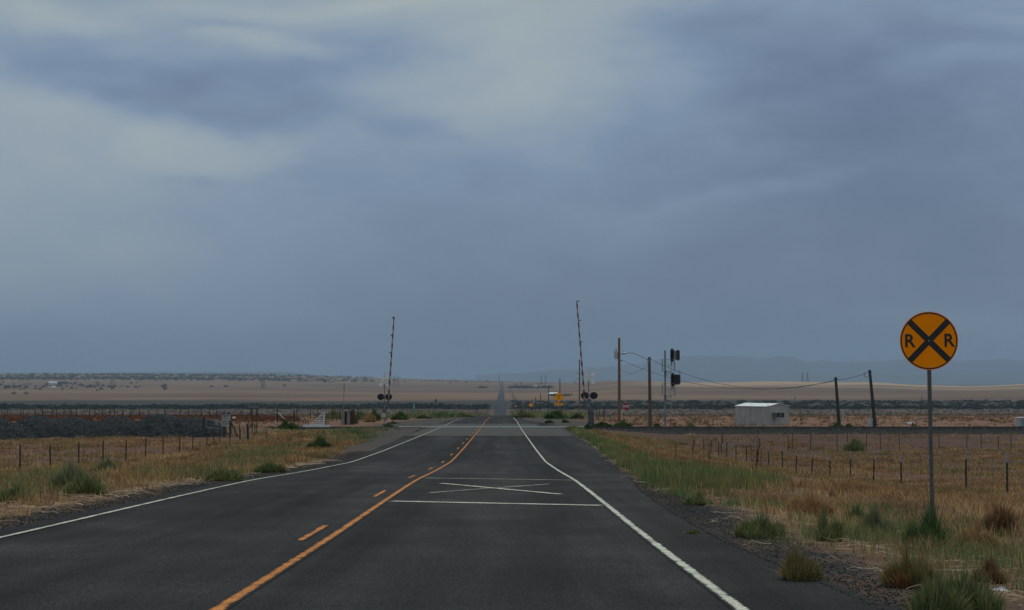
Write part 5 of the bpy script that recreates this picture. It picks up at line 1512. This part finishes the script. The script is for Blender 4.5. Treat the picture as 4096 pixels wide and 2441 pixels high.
# white rags, further posts, small gate
for (X, Y, s_, lb) in ((1072, 1722, .20, 'white rock at the foot of the braced post'), (1019, 1724, .22, 'larger white rock right of the braced post'), (856, 1685, .07, 'small white rag tied to the pipe gate')):
    p = P(X, Y, 146) if Y < 1700 else G(X, 1731)
    me_ = merge('white_rock', [tri_cloud(60, s_, s_ * .7, s_ * .8, s_ * .8, [(.62, .62, .6), (.5, .5, .5)])], 'stone')
    o = link('white_rock' if Y > 1700 else 'rag', me_, None, p); tag(o, lb, 'rock' if Y > 1700 else 'rag')
pk = P(991, 1742, 140); zk = gz(pk.x, 140)
bp_ = empty('braced_post', (pk.x, 140, zk), 'thick dark gate post with a diagonal brace right of the notice board', 'post')
MB().tube((.05, 0, -.3), (-.03, 0, P(0, 1697, 140).z - zk), .10, .09, 10).build('post', 'wood_dark', bp_)
MB().tube((.05, 0, P(0, 1716, 140).z - zk), (.26, 0, P(0, 1703, 140).z - zk), .04, .04, 8).build('brace', 'wood_dark', bp_)
MB().tube((-.05, 0, P(0, 1725, 140).z - zk), (-.45, -.3, .02), .025, .02, 6).build('stay', 'wood_grey', bp_)
# tall name board
d = 152.0; pb = P(1009, 1722, d); zb0 = gz(pb.x, d)
nb2 = empty('name_board', (pb.x, d, zb0), 'narrow white name board high on two thin dark posts', 'sign')
MB().tube((0, .03, -.3), (-.04, .03, P(0, 1632, d).z - zb0), .05, .045, 8).build('post', 'wood_dark', nb2)
MB().tube((P(1036, 0, d).x - pb.x, .03, -.2), (P(1035, 0, d).x - pb.x, .03, P(0, 1632, d).z - zb0), .035, .035, 8).build('post', 'wood_dark', nb2)
xc = P(1021, 0, d).x - pb.x; zc_ = P(0, 1627, d).z - zb0
bdd = MB().box((xc, -.03, zc_), (.88, .025, .18)).build('board', 'sign_back', nb2)
lettering('RANCH ROAD', .125, 'sign_black', bdd, (xc, -.047, zc_), bold=.03)
# loose posts in the yard (dark uprights standing alone)
for X, Yt, Yb, d_, lb in ((1293/2490*900+600, 1693, 1725, 142, 'lone dark post in the grass left of the round green bush'), (854, 1704, 1748, 136, 'lone dark post in front of the notice board gate'), (961, 1709, 1755, 138, 'lone dark post just right of the notice board brace'),
                          (1019, 1693, 1725, 150, 'lone dark post right of the braced post'), (976, 1693, 1716, 152, 'lone dark post between the notice board and the name board'), (870, 1650, 1670, 215, 'lone dark post behind the pipe gate')):
    pb = P(X, Yb, d_); z0 = gz(pb.x, d_)
    o = MB().box((0, 0, (Yb - Yt) * d_ / F / 2), (.06, .05, (Yb - Yt) * d_ / F + .3)).build('fence_post', 'post_green', None, (pb.x, d_, z0)); tag(o, lb, 'post', 'loose posts in the left yard')
# cattle guard
d = 177.4
pb = P(1270, 1705, d)
cg = empty('cattle_guard', (pb.x, d, pb.z), 'white timber cattle guard beside the track left of the road, with a slatted triangular wing', 'cattle guard')
def cgp(X, Y, dy=0): v_ = P(X, Y, d); return Vector((v_.x - pb.x, dy, v_.z - pb.z))
MB().bar(cgp(1220, 1703, -1.9), cgp(1328, 1704, -1.9), .09, .30).build('beam', 'white_peel', cg)
MB().bar(cgp(1228, 1707, -1.85), cgp(1328, 1708, -1.85), .12, .2).build('lower_beam', 'wood_dark', cg)
wg = MB().bar(cgp(1298, 1650, .3), cgp(1296, 1702, .3), .05, .10).bar(cgp(1295, 1649, .2), cgp(1239, 1700, .2), .07, .07).bar(cgp(1297, 1649, .2), cgp(1290, 1702, .2), .06, .06)
for t_ in (.30, .48, .66, .84, .96):
    a = cgp(1295, 1649, .2).lerp(cgp(1239, 1700, .2), t_); b_ = cgp(1296, 1649, .2).lerp(cgp(1291, 1702, .2), t_)
    wg.bar(a, b_ + Vector((0, 0, .02)), .05, .09)
wg.build('wing', 'white_peel', cg)
MB().bar(cgp(1300, 1652, .5), cgp(1298, 1704, .5), .16, .08).build('wing_post', 'wood_dark', cg)
d = 196.0; pb = P(1110, 1684, d)
cg = empty('cattle_guard_wing', (pb.x, d, pb.z), 'dark old cattle guard wing with a white sloping rail left of the round green bush', 'cattle guard')
def cgp(X, Y, dy=0): v_ = P(X, Y, d); return Vector((v_.x - pb.x, dy, v_.z - pb.z))
MB().bar(cgp(1109.5, 1636, 0), cgp(1109.5, 1690, 0), .14, .14).bar(cgp(1107, 1655, .1), cgp(1108, 1684, .1), .22, .08).build('post', 'wood_dark', cg)
MB().bar(cgp(1110, 1650, -.1), cgp(1139, 1676, -.1), .09, .06).build('sloping_rail', 'white_peel', cg)
sl2 = MB().bar(cgp(1110, 1653, 0), cgp(1148, 1686, 0), .10, .06)
for t_ in (.35, .55, .75): sl2.bar(cgp(1110, 1655 + 30 * t_), cgp(1110 + 34 * t_, 1655 + 30 * t_), .06, .05)
sl2.build('slat', 'wood_dark', cg)
MB().bar(cgp(1178, 1645), cgp(1178.5, 1694), .12, .12).bar(cgp(1178, 1661), cgp(1150, 1686), .08, .06).build('brace_post', 'wood_dark', cg)
# timber box with thin striped pole
d = 192.0; pb = P(1392, 1697, d); z0 = gz(pb.x, d)
bx_ = empty('timber_box', (pb.x, d, z0), 'weathered grey timber enclosure left of the left crossing signal', 'enclosure')
def bl(X, Y, dy=0): v_ = P(X, Y, d); return Vector((v_.x - pb.x, dy, v_.z - z0))
for (xa_, xb_, yt_, m_, dy) in ((1366, 1377, 1640, 'wood_grey', 0), (1377, 1401, 1647, 'wood_dark', .4), (1388, 1400, 1645, 'wood_grey', 0), (1402, 1417, 1640, 'rust', .2)):
    a = bl(xa_, yt_); b_ = bl(xb_, 1699)
    MB().box(((a.x + b_.x) / 2, dy, a.z / 2 - .1), (b_.x - a.x, .06, a.z + .2)).build('plank_wall', m_, bx_)
MB().bar(bl(1376, 1645, -.05), bl(1401, 1648, -.05), .05, .05).build('top_rail', 'wood_grey', bx_)
for X, yt_ in ((1372, 1632), (1395, 1631), (1431.5, 1632)):
    a = bl(X, yt_); MB().bar((a.x, .3, -.2), (a.x, .3, a.z), .09, .09).build('post', 'wood_dark', bx_)
MB().bar(bl(1415, 1648, .3), bl(1431, 1649, .3), .06, .06).build('side_rail', 'rust', bx_)
d = 190.0; pb = P(1372.5, 1698, d); z0 = gz(pb.x, d)
sp_ = empty('snow_marker', (pb.x, d, z0), 'tall thin pale pole with a dark red top beside the timber box', 'marker pole')
hA = P(0, 1628, d).z - z0; hB = P(0, 1563, d).z - z0; hC = P(0, 1535, d).z - z0
MB().tube((0, 0, -.2), (.02, 0, hA), .045, .035, 8).tube((.02, 0, hA), (.08, 0, hB), .03, .028, 8).build('pole', 'wood_grey', sp_)
MB().tube((.08, 0, hB), (.09, 0, hC), .034, .03, 8).build('top', 'rust', sp_)

# ------------------------------------------------------------------ litter near the camera
def litter(X, Y, s_, label):
    p = G(X, Y); n_ = 10
    v_ = rng.normal(0, 1, (n_, 3)) * np.array([s_, s_ * .6, s_ * .25]); v_[:, 2] = np.abs(v_[:, 2])
    o = link('litter', arr_mesh('litter', v_, np.array([(0, 1, 2), (2, 3, 4), (4, 5, 0), (1, 6, 7), (7, 8, 9), (3, 9, 5), (0, 6, 8)]), 'stone', np.full((n_, 3), .6)), None, p)
    tag(o, label, 'litter', 'scraps of litter on the right verge')
litter(3888, 2158, .05, 'crumpled white scrap right of the dark green bush')
litter(3172, 2176, .03, 'small white scrap at the edge of the gravel')
litter(4000, 2365, .06, 'white scrap near the bottom right corner')
litter(2851, 2087, .03, 'white scrap between the low weeds on the gravel')
litter(2560, 2006, .03, 'pale scrap at the gravel edge near the transverse line')

# ------------------------------------------------------------------ tree belt, junipers, distant things
def cloud_field(name, xs, ys, rx, rh, per, ts, cols, label, cat, p=None):
    V, Fa, T = [], [], []; n = len(xs)
    d_ = rng.normal(0, 1, (n, per, 3)); d_ /= np.linalg.norm(d_, axis=2)[..., None]; d_[..., 2] = np.abs(d_[..., 2])
    r_ = rng.uniform(.2, 1, (n, per)) ** .5
    c = d_ * r_[..., None]; c[..., 0] *= rx[:, None]; c[..., 1] *= rx[:, None]; c[..., 2] *= rh[:, None]
    c[..., 0] += xs[:, None]; c[..., 1] += ys[:, None]; c[..., 2] += ground_z(xs, ys)[:, None]
    tt_ = ts[:, None, None]
    a = rng.normal(0, .5, (n, per, 3)) * tt_; b_ = rng.normal(0, .5, (n, per, 3)) * tt_
    V = np.stack([c - a * .5 - b_ * .3, c + a * .6, c + b_ * .7], 2).reshape(-1, 3)
    T = pick(n, cols, p)[:, None, None, :] * rng.uniform(.75, 1.25, (n, per, 1, 1)) * np.ones((1, 1, 3, 1))
    o = link(name, arr_mesh(name, V, np.arange(len(V)).reshape(-1, 3), 'leaf', T.reshape(-1, 3)))
    return tag(o, label, cat, kind='stuff')
n = 5200
ys = 181 + 420 * rng.uniform(0, 1, n) ** 1.3; xs = rng.uniform(-.30, .31, n) * (ys + 15)
kp = (rng.uniform(0, 1, n) < keepS(xs, ys))
xs, ys = xs[kp], ys[kp]
cloud_field('desert_scrub', xs, ys, rng.uniform(.25, .85, len(xs)), rng.uniform(.18, .55, len(xs)), 26, np.full(len(xs), .20), [(.30, .185, .095), (.20, .13, .07), (.15, .13, .075), (.24, .14, .08), (.10, .095, .058)],
            'scattered desert scrub on red earth beyond the railway', 'scrub', [.34, .2, .16, .2, .1])
n = 4200
ys = rng.uniform(1250, 1720, n); xs = rng.uniform(-.31, .32, n) * ys
kp = np.abs(xs + 2) > 9
xs, ys = xs[kp], ys[kp]
cloud_field('desert_scrub', xs, ys, rng.uniform(.8, 2.2, len(xs)), rng.uniform(.5, 1.3, len(xs)), 16, np.full(len(xs), .8), [(.075, .068, .042), (.10, .085, .05), (.055, .052, .036), (.14, .10, .06)],
            'low scrub on the plain in front of the tree belt', 'scrub')
BELT = [(.022, .030, .020), (.032, .040, .024), (.016, .024, .017), (.048, .05, .03)]
n = 2600
ys = np.where(rng.uniform(0, 1, n) < .5, rng.normal(1760, 28, n), rng.uniform(1740, 2200, n)); xs = rng.uniform(-.33, .33, n) * ys
ys = np.where((xs < 0) & (ys > 1860), 1860 - rng.uniform(0, 120, n), ys)
kp = np.abs(xs + 2) > 13
xs, ys = xs[kp], ys[kp]; rh = rng.uniform(1.4, 3.9, len(xs)) * (1 + 1.0 * (fbm(xs / 60, ys * 0, 3) - .45)) * np.where(xs > 0, .58, 1.0)
cloud_field('tree_belt', xs, ys, rng.uniform(2.5, 6, len(xs)), rh, 60, np.full(len(xs), 1.5), BELT, 'long dark belt of low trees across the plain', 'trees')
n = 3000                                                       # woodland on the mesa top
Xp = rng.uniform(-500, 1500, n) ; fr = rng.uniform(.70, 1.0, n) ** .8
ys = fr * np.interp(Xp, DX, DD); xs = (Xp - 2010) / F * ys
kp = rng.uniform(0, 1, n) < sstep(.66, .90, fr) * (1 - .75 * sstep(900, 1500, Xp)) * (.35 + .8 * sstep(.35, .55, fbm(xs / 350, ys / 350, 61)))
xs, ys = xs[kp], ys[kp]
cloud_field('juniper_woodland', xs, ys, rng.uniform(5, 12, len(xs)), rng.uniform(4, 7.5, len(xs)), 14, np.full(len(xs), 5.0), [(.045, .060, .045), (.06, .07, .05), (.035, .05, .04)], 'speckled juniper woodland on the distant left mesa top', 'trees')
# individual junipers on the slopes
jm = [merge('juniper_tree', [tri_cloud(160, 5.2, 5.2, 6.0, 2.6, [(.040, .055, .038), (.055, .066, .045)])]) for _ in range(3)]
def juniper(X, Y, sc, label, group):
    p = G(X, Y, 2300, 8500)
    o = link('juniper_tree', jm[random.randrange(3)], None, p, (0, 0, random.uniform(0, 6)), (sc, sc, sc * .9))
    return tag(o, label, 'tree', group)
for X, Y in ((56, 1577), (106, 1577)):
    juniper(X, Y, .8, 'lone dark juniper low on the left plain, ' + ('the left of a pair' if X < 80 else 'the right of a pair'), 'pair of lone junipers')
for i_ in range(80):
    X = random.choice([random.gauss(60, 60), random.gauss(340, 80), random.uniform(-50, 700)]); Y = random.choice([random.gauss(1544, 6), random.gauss(1550, 5), random.uniform(1528, 1560)])
    if X < 0: X = -X
    juniper(X, Y, random.uniform(.55, 1.15), 'small dark juniper scattered on the tan slope below the left mesa', 'junipers scattered below the left mesa')
for X, Y, sc, lb in ((658, 1547, 1.6, 'bigger juniper clump on the slope between the two left pylon pairs'), (845, 1549, 1.1, 'juniper right of the bigger clump'), (905, 1549, 1.3, 'juniper pair dot left of the second pylon pair'), (1138, 1546, 1.0, 'juniper near the dark knoll')):
    juniper(X, Y, sc, lb, None)
for i_ in range(46):
    X = random.uniform(1450, 1960); Y = 1505 + (X - 1300) / 650 * 14 + random.uniform(3, 16)
    juniper(X, Y, random.uniform(.5, .95), 'tiny juniper dot on the skyline slope left of the far road', 'junipers left of the far road')
for i_ in range(14):
    X = random.uniform(2050, 2180); juniper(X, random.uniform(1532, 1540), random.uniform(.4, .7), 'tiny juniper dot above the far hamlet', 'junipers above the far hamlet')
# dark hamlet trees
def patch(X0, X1, Y0, Y1, n, label, sc=1.0):
    pts = [G(random.uniform(X0, X1), random.uniform(Y0, Y1), 2300, 8500) for _ in range(n)]
    xs = np.array([p.x for p in pts]); ys = np.array([p.y for p in pts])
    cloud_field('hamlet_trees', xs, ys, rng.uniform(6, 12, n) * sc, rng.uniform(4, 8, n) * sc, 22, np.full(n, 4.5 * sc), [(.050, .06, .055), (.065, .07, .06), (.04, .05, .045)], label, 'trees')
patch(2033, 2205, 1549, 1555, 70, 'dark trees of the far hamlet right of the road')
patch(2195, 2280, 1583, 1586, 22, 'dark trees around the farm behind the yellow diamond sign', .5)
patch(1915, 1955, 1551, 1554, 12, 'dark trees left of the far road', .8)
patch(225, 280, 1534, 1538, 20, 'trees beside the white farmhouse under the left mesa', .9)
def house(X, Y, w_, dp, h, m_, rm, label, rot=0, name='house'):
    p = G(X, Y, 2000, 8500)
    e = empty(name, p, label, 'house', None, (0, 0, rot))
    MB().box((0, 0, h / 2 - .5), (w_, dp, h + 1)).build('wall', m_, e)
    MB().poly([(-dp / 2 - .4, h), (dp / 2 + .4, h), (0, h + dp * .22)], -w_ / 2 - .4, w_ / 2 + .4).build('roof', rm, e, (0, 0, 0), (0, 0, R(90)))
    return e
house(212, 1536, 24, 10, 4.5, 'house_wall', 'white_roof', 'white farmhouse under the left mesa')
house(200, 1552, 9, 7, 3, 'house_wall', 'roof_grey', 'small white building below the farmhouse, the left one', name='barn')
house(216, 1553, 7, 6, 3, 'house_wall', 'white_roof', 'small white building below the farmhouse, the right one', name='barn')
for X, lb in ((2118, 'bright white house in the middle of the far hamlet'), (2098, 'pale house at the left end of the far hamlet'), (2133, 'pale house right of the bright white one in the far hamlet'), (2143, 'small pale shed in the far hamlet'), (2160, 'grey barn in the far hamlet under the right pylon'), (2184, 'pale house at the right end of the far hamlet')):
    house(X, 1551, random.uniform(6, 10), 7, 3.5, 'house_wall' if 'barn' not in lb else 'barn_wall', 'white_roof' if X in (2118, 2143) else 'roof_grey', lb, random.uniform(-.5, .5))
house(2203, 1583, 8, 6, 3, 'house_wall', 'white_roof', 'white trailer left of the yellow diamond sign')
house(2215, 1582, 12, 7, 3.2, 'barn_wall', 'white_roof', 'long grey barn half hidden by the yellow diamond sign', name='barn')
# transmission towers
def tower_mesh(h):
    mb = MB(); w_ = h * .12
    for sx_ in (-1, 1):
        for sy in (-1, 1): mb.bar((sx_ * w_, sy * w_, 0), (sx_ * w_ * .28, sy * w_ * .28, h * .72), .55, .55); mb.bar((sx_ * w_ * .28, sy * w_ * .28, h * .72), (0, 0, h), .45, .45)
    for i_ in range(7):
        z0_, z1_ = h * .72 * i_ / 7, h * .72 * (i_ + 1) / 7; w0 = w_ * (1 - .72 * i_ / 7); w1 = w_ * (1 - .72 * (i_ + 1) / 7)
        mb.bar((-w0, -w0, z0_), (w1, -w1, z1_), .35, .35); mb.bar((w0, -w0, z0_), (-w1, -w1, z1_), .35, .35)
    body = mb.mesh('lattice_body', 'tower_steel')
    mb = MB()
    for z_, l_ in ((.74, .16), (.84, .20), (.93, .14)): mb.bar((-h * l_, 0, h * z_), (h * l_, 0, h * z_), .5, .5)
    return body, mb.mesh('crossarm', 'tower_steel')
tb_, ta_ = tower_mesh(30.0)
for X, Yt, Yb, lb in ((444, 1517, 1548, 'left pylon of the first faint pair from the left edge'), (454, 1517, 1548, 'right pylon of the first faint pair from the left edge'),
                      (1048, 1515, 1556, 'left pylon of the faint pair above the name board'), (1057, 1515, 1556, 'right pylon of the faint pair above the name board'),
                      (1577, 1502, 1544, 'faint pylon just right of the left gate arm'), (1592, 1502, 1544, 'faint pylon, the further right of the pair right of the left gate arm'),
                      (2166, 1501, 1538, 'faint pylon on the skyline above the hamlet, left of its pair'), (2182, 1499, 1538, 'faint pylon on the skyline above the hamlet, right of its pair'),
                      (2719, 1482, 1532, 'faint pylon right of the railway signal'), (3210, 1489, 1528, 'left pylon of the faint pair above the shed'), (3230, 1489, 1528, 'right pylon of the faint pair above the shed')):
    p = G(X, Yb, 2300, 8500)
    h = (p.z - 1) * 0 + abs((Yb - Yt) * p.y / F); s_ = h / 30.0
    e = empty('transmission_tower', p, lb, 'pylon', 'faint pylons across the plain'); e.scale = (s_, s_, s_)
    link('lattice_body', tb_, e); link('crossarm', ta_, e)

# far car on the road
yc = 2650.0; xc = (2015 - 2010) * yc / F
car = empty('car', (xc + .3, yc, float(road_z(yc)) + .72), 'dark car driving away on the far straight road', 'car')
MB().poly([(-.9, .3), (.9, .3), (.92, .75), (.85, .95), (-.85, .95), (-.92, .75)], -2.2, 2.2).build('body', 'car_paint', car)
MB().poly([(-.82, .95), (.82, .95), (.66, 1.48), (-.66, 1.48)], -1.6, .9).build('cabin', 'car_paint', car)
MB().poly([(-.68, 1.0), (.68, 1.0), (.56, 1.40), (-.56, 1.40)], -1.612, -1.605).build('rear_window', 'car_glass', car)
for sx_ in (-.78, .78):
    for sy in (-1.35, 1.35): MB().tube((sx_ - .1, sy, .33), (sx_ + .1, sy, .33), .33, .33, 16).build('wheel', 'rubber', car)

# far poles standing on the plain at right
for X, Yt, Yb, lb in ((3179, 1583, 1600, 'thin pole on the plain above the shed roof'), (3687, 1580, 1604, 'thin pole on the plain left of the round sign post')):
    p = G(X, Yb, 1700, 3500); o = MB().tube((0, 0, -1), (0, 0, (Yb - Yt) * p.y / F), .35, .28, 8).build('utility_pole', 'wood_dark', None, p); tag(o, lb, 'utility pole')

# ------------------------------------------------------------------ distant ranges
def ridge(name, pts, d0, depth, base, seed, amp):
    Xs = np.linspace(pts[0][0], pts[-1][0], 420); rows_ = np.interp(Xs, [q_[0] for q_ in pts], [q_[1] for q_ in pts])
    rows_ = rows_ + (fbm(Xs / 60.0, Xs * 0, seed, 5) - .5) * amp
    vs = []; nrow = 14
    for j in range(nrow):
        t_ = j / (nrow - 1); dd = d0 + depth * (t_ - .0)
        prof = math.sin(math.pi * (.5 * min(t_ / .6, 1))) if t_ <= .6 else math.cos(math.pi / 2 * (t_ - .6) / .4)
        x = (Xs - 2010) / F * (d0 + .6 * depth) * (1 + (t_ - .6) * .15)
        hr = (1500 - rows_) / F * (d0 + .6 * depth)
        z = EYE + base + (hr - base) * prof * (1 + (fbm(Xs / 90.0, Xs * 0 + t_ * 4, seed + 5, 4) - .5) * .5 * (1 - prof)) 
        vs.append(np.stack([x, np.full_like(x, dd), z], -1))
    V = np.concatenate(vs); n_ = len(Xs)
    ii = np.arange(nrow - 1)[:, None] * n_ + np.arange(n_ - 1)[None, :]
    Q = np.stack([ii, ii + 1, ii + n_ + 1, ii + n_], -1).reshape(-1, 4)
    me = arr_mesh(name, V, Q, 'far_hill', None, True, True)
    return tag(link(name, me), kind='structure')
ridge('mountains', [(1900, 1500), (2150, 1488), (2300, 1480), (2450, 1464), (2600, 1444), (2700, 1430), (2784, 1420), (2868, 1417), (2941, 1428), (3036, 1434), (3148, 1425), (3193, 1436), (3238, 1445), (3294, 1439), (3400, 1448),
                    (3513, 1442), (3597, 1436), (3700, 1441), (3821, 1442), (3933, 1442), (4045, 1438), (4096, 1442), (4500, 1436), (5200, 1460), (6000, 1490)], 22000, 4000, -74, 7, 16)
ridge('distant_mesa', [(-1600, 1496), (-300, 1494), (0, 1492), (400, 1491), (800, 1489), (1140, 1489), (1190, 1492), (1260, 1500), (1340, 1508), (1600, 1512)], 15000, 3000, -76, 17, 2)
ridge('foothills', [(2300, 1522), (2700, 1512), (2900, 1505), (3080, 1502), (3300, 1496), (3500, 1494), (3700, 1498), (4000, 1497), (4300, 1496), (5200, 1500)], 15500, 3500, -76, 27, 5)

# ------------------------------------------------------------------ haze: even air between the camera and the hills
hz = MB().box((0, 13800, 163), (46000, 29000, 480))
m = bpy.data.materials.new('haze'); m.use_nodes = True
t = m.node_tree; t.nodes.clear()
mo = t.nodes.new('ShaderNodeOutputMaterial'); pv = t.nodes.new('ShaderNodeVolumePrincipled')
pv.inputs['Color'].default_value = (.44, .59, .77, 1)
pv.inputs['Density'].default_value = 5.6e-5
pv.inputs['Anisotropy'].default_value = 0.0
t.links.new(pv.outputs[0], mo.inputs['Volume'])
MATS['haze'] = m
hzo = hz.build('haze', 'haze'); tag(hzo, kind='stuff')
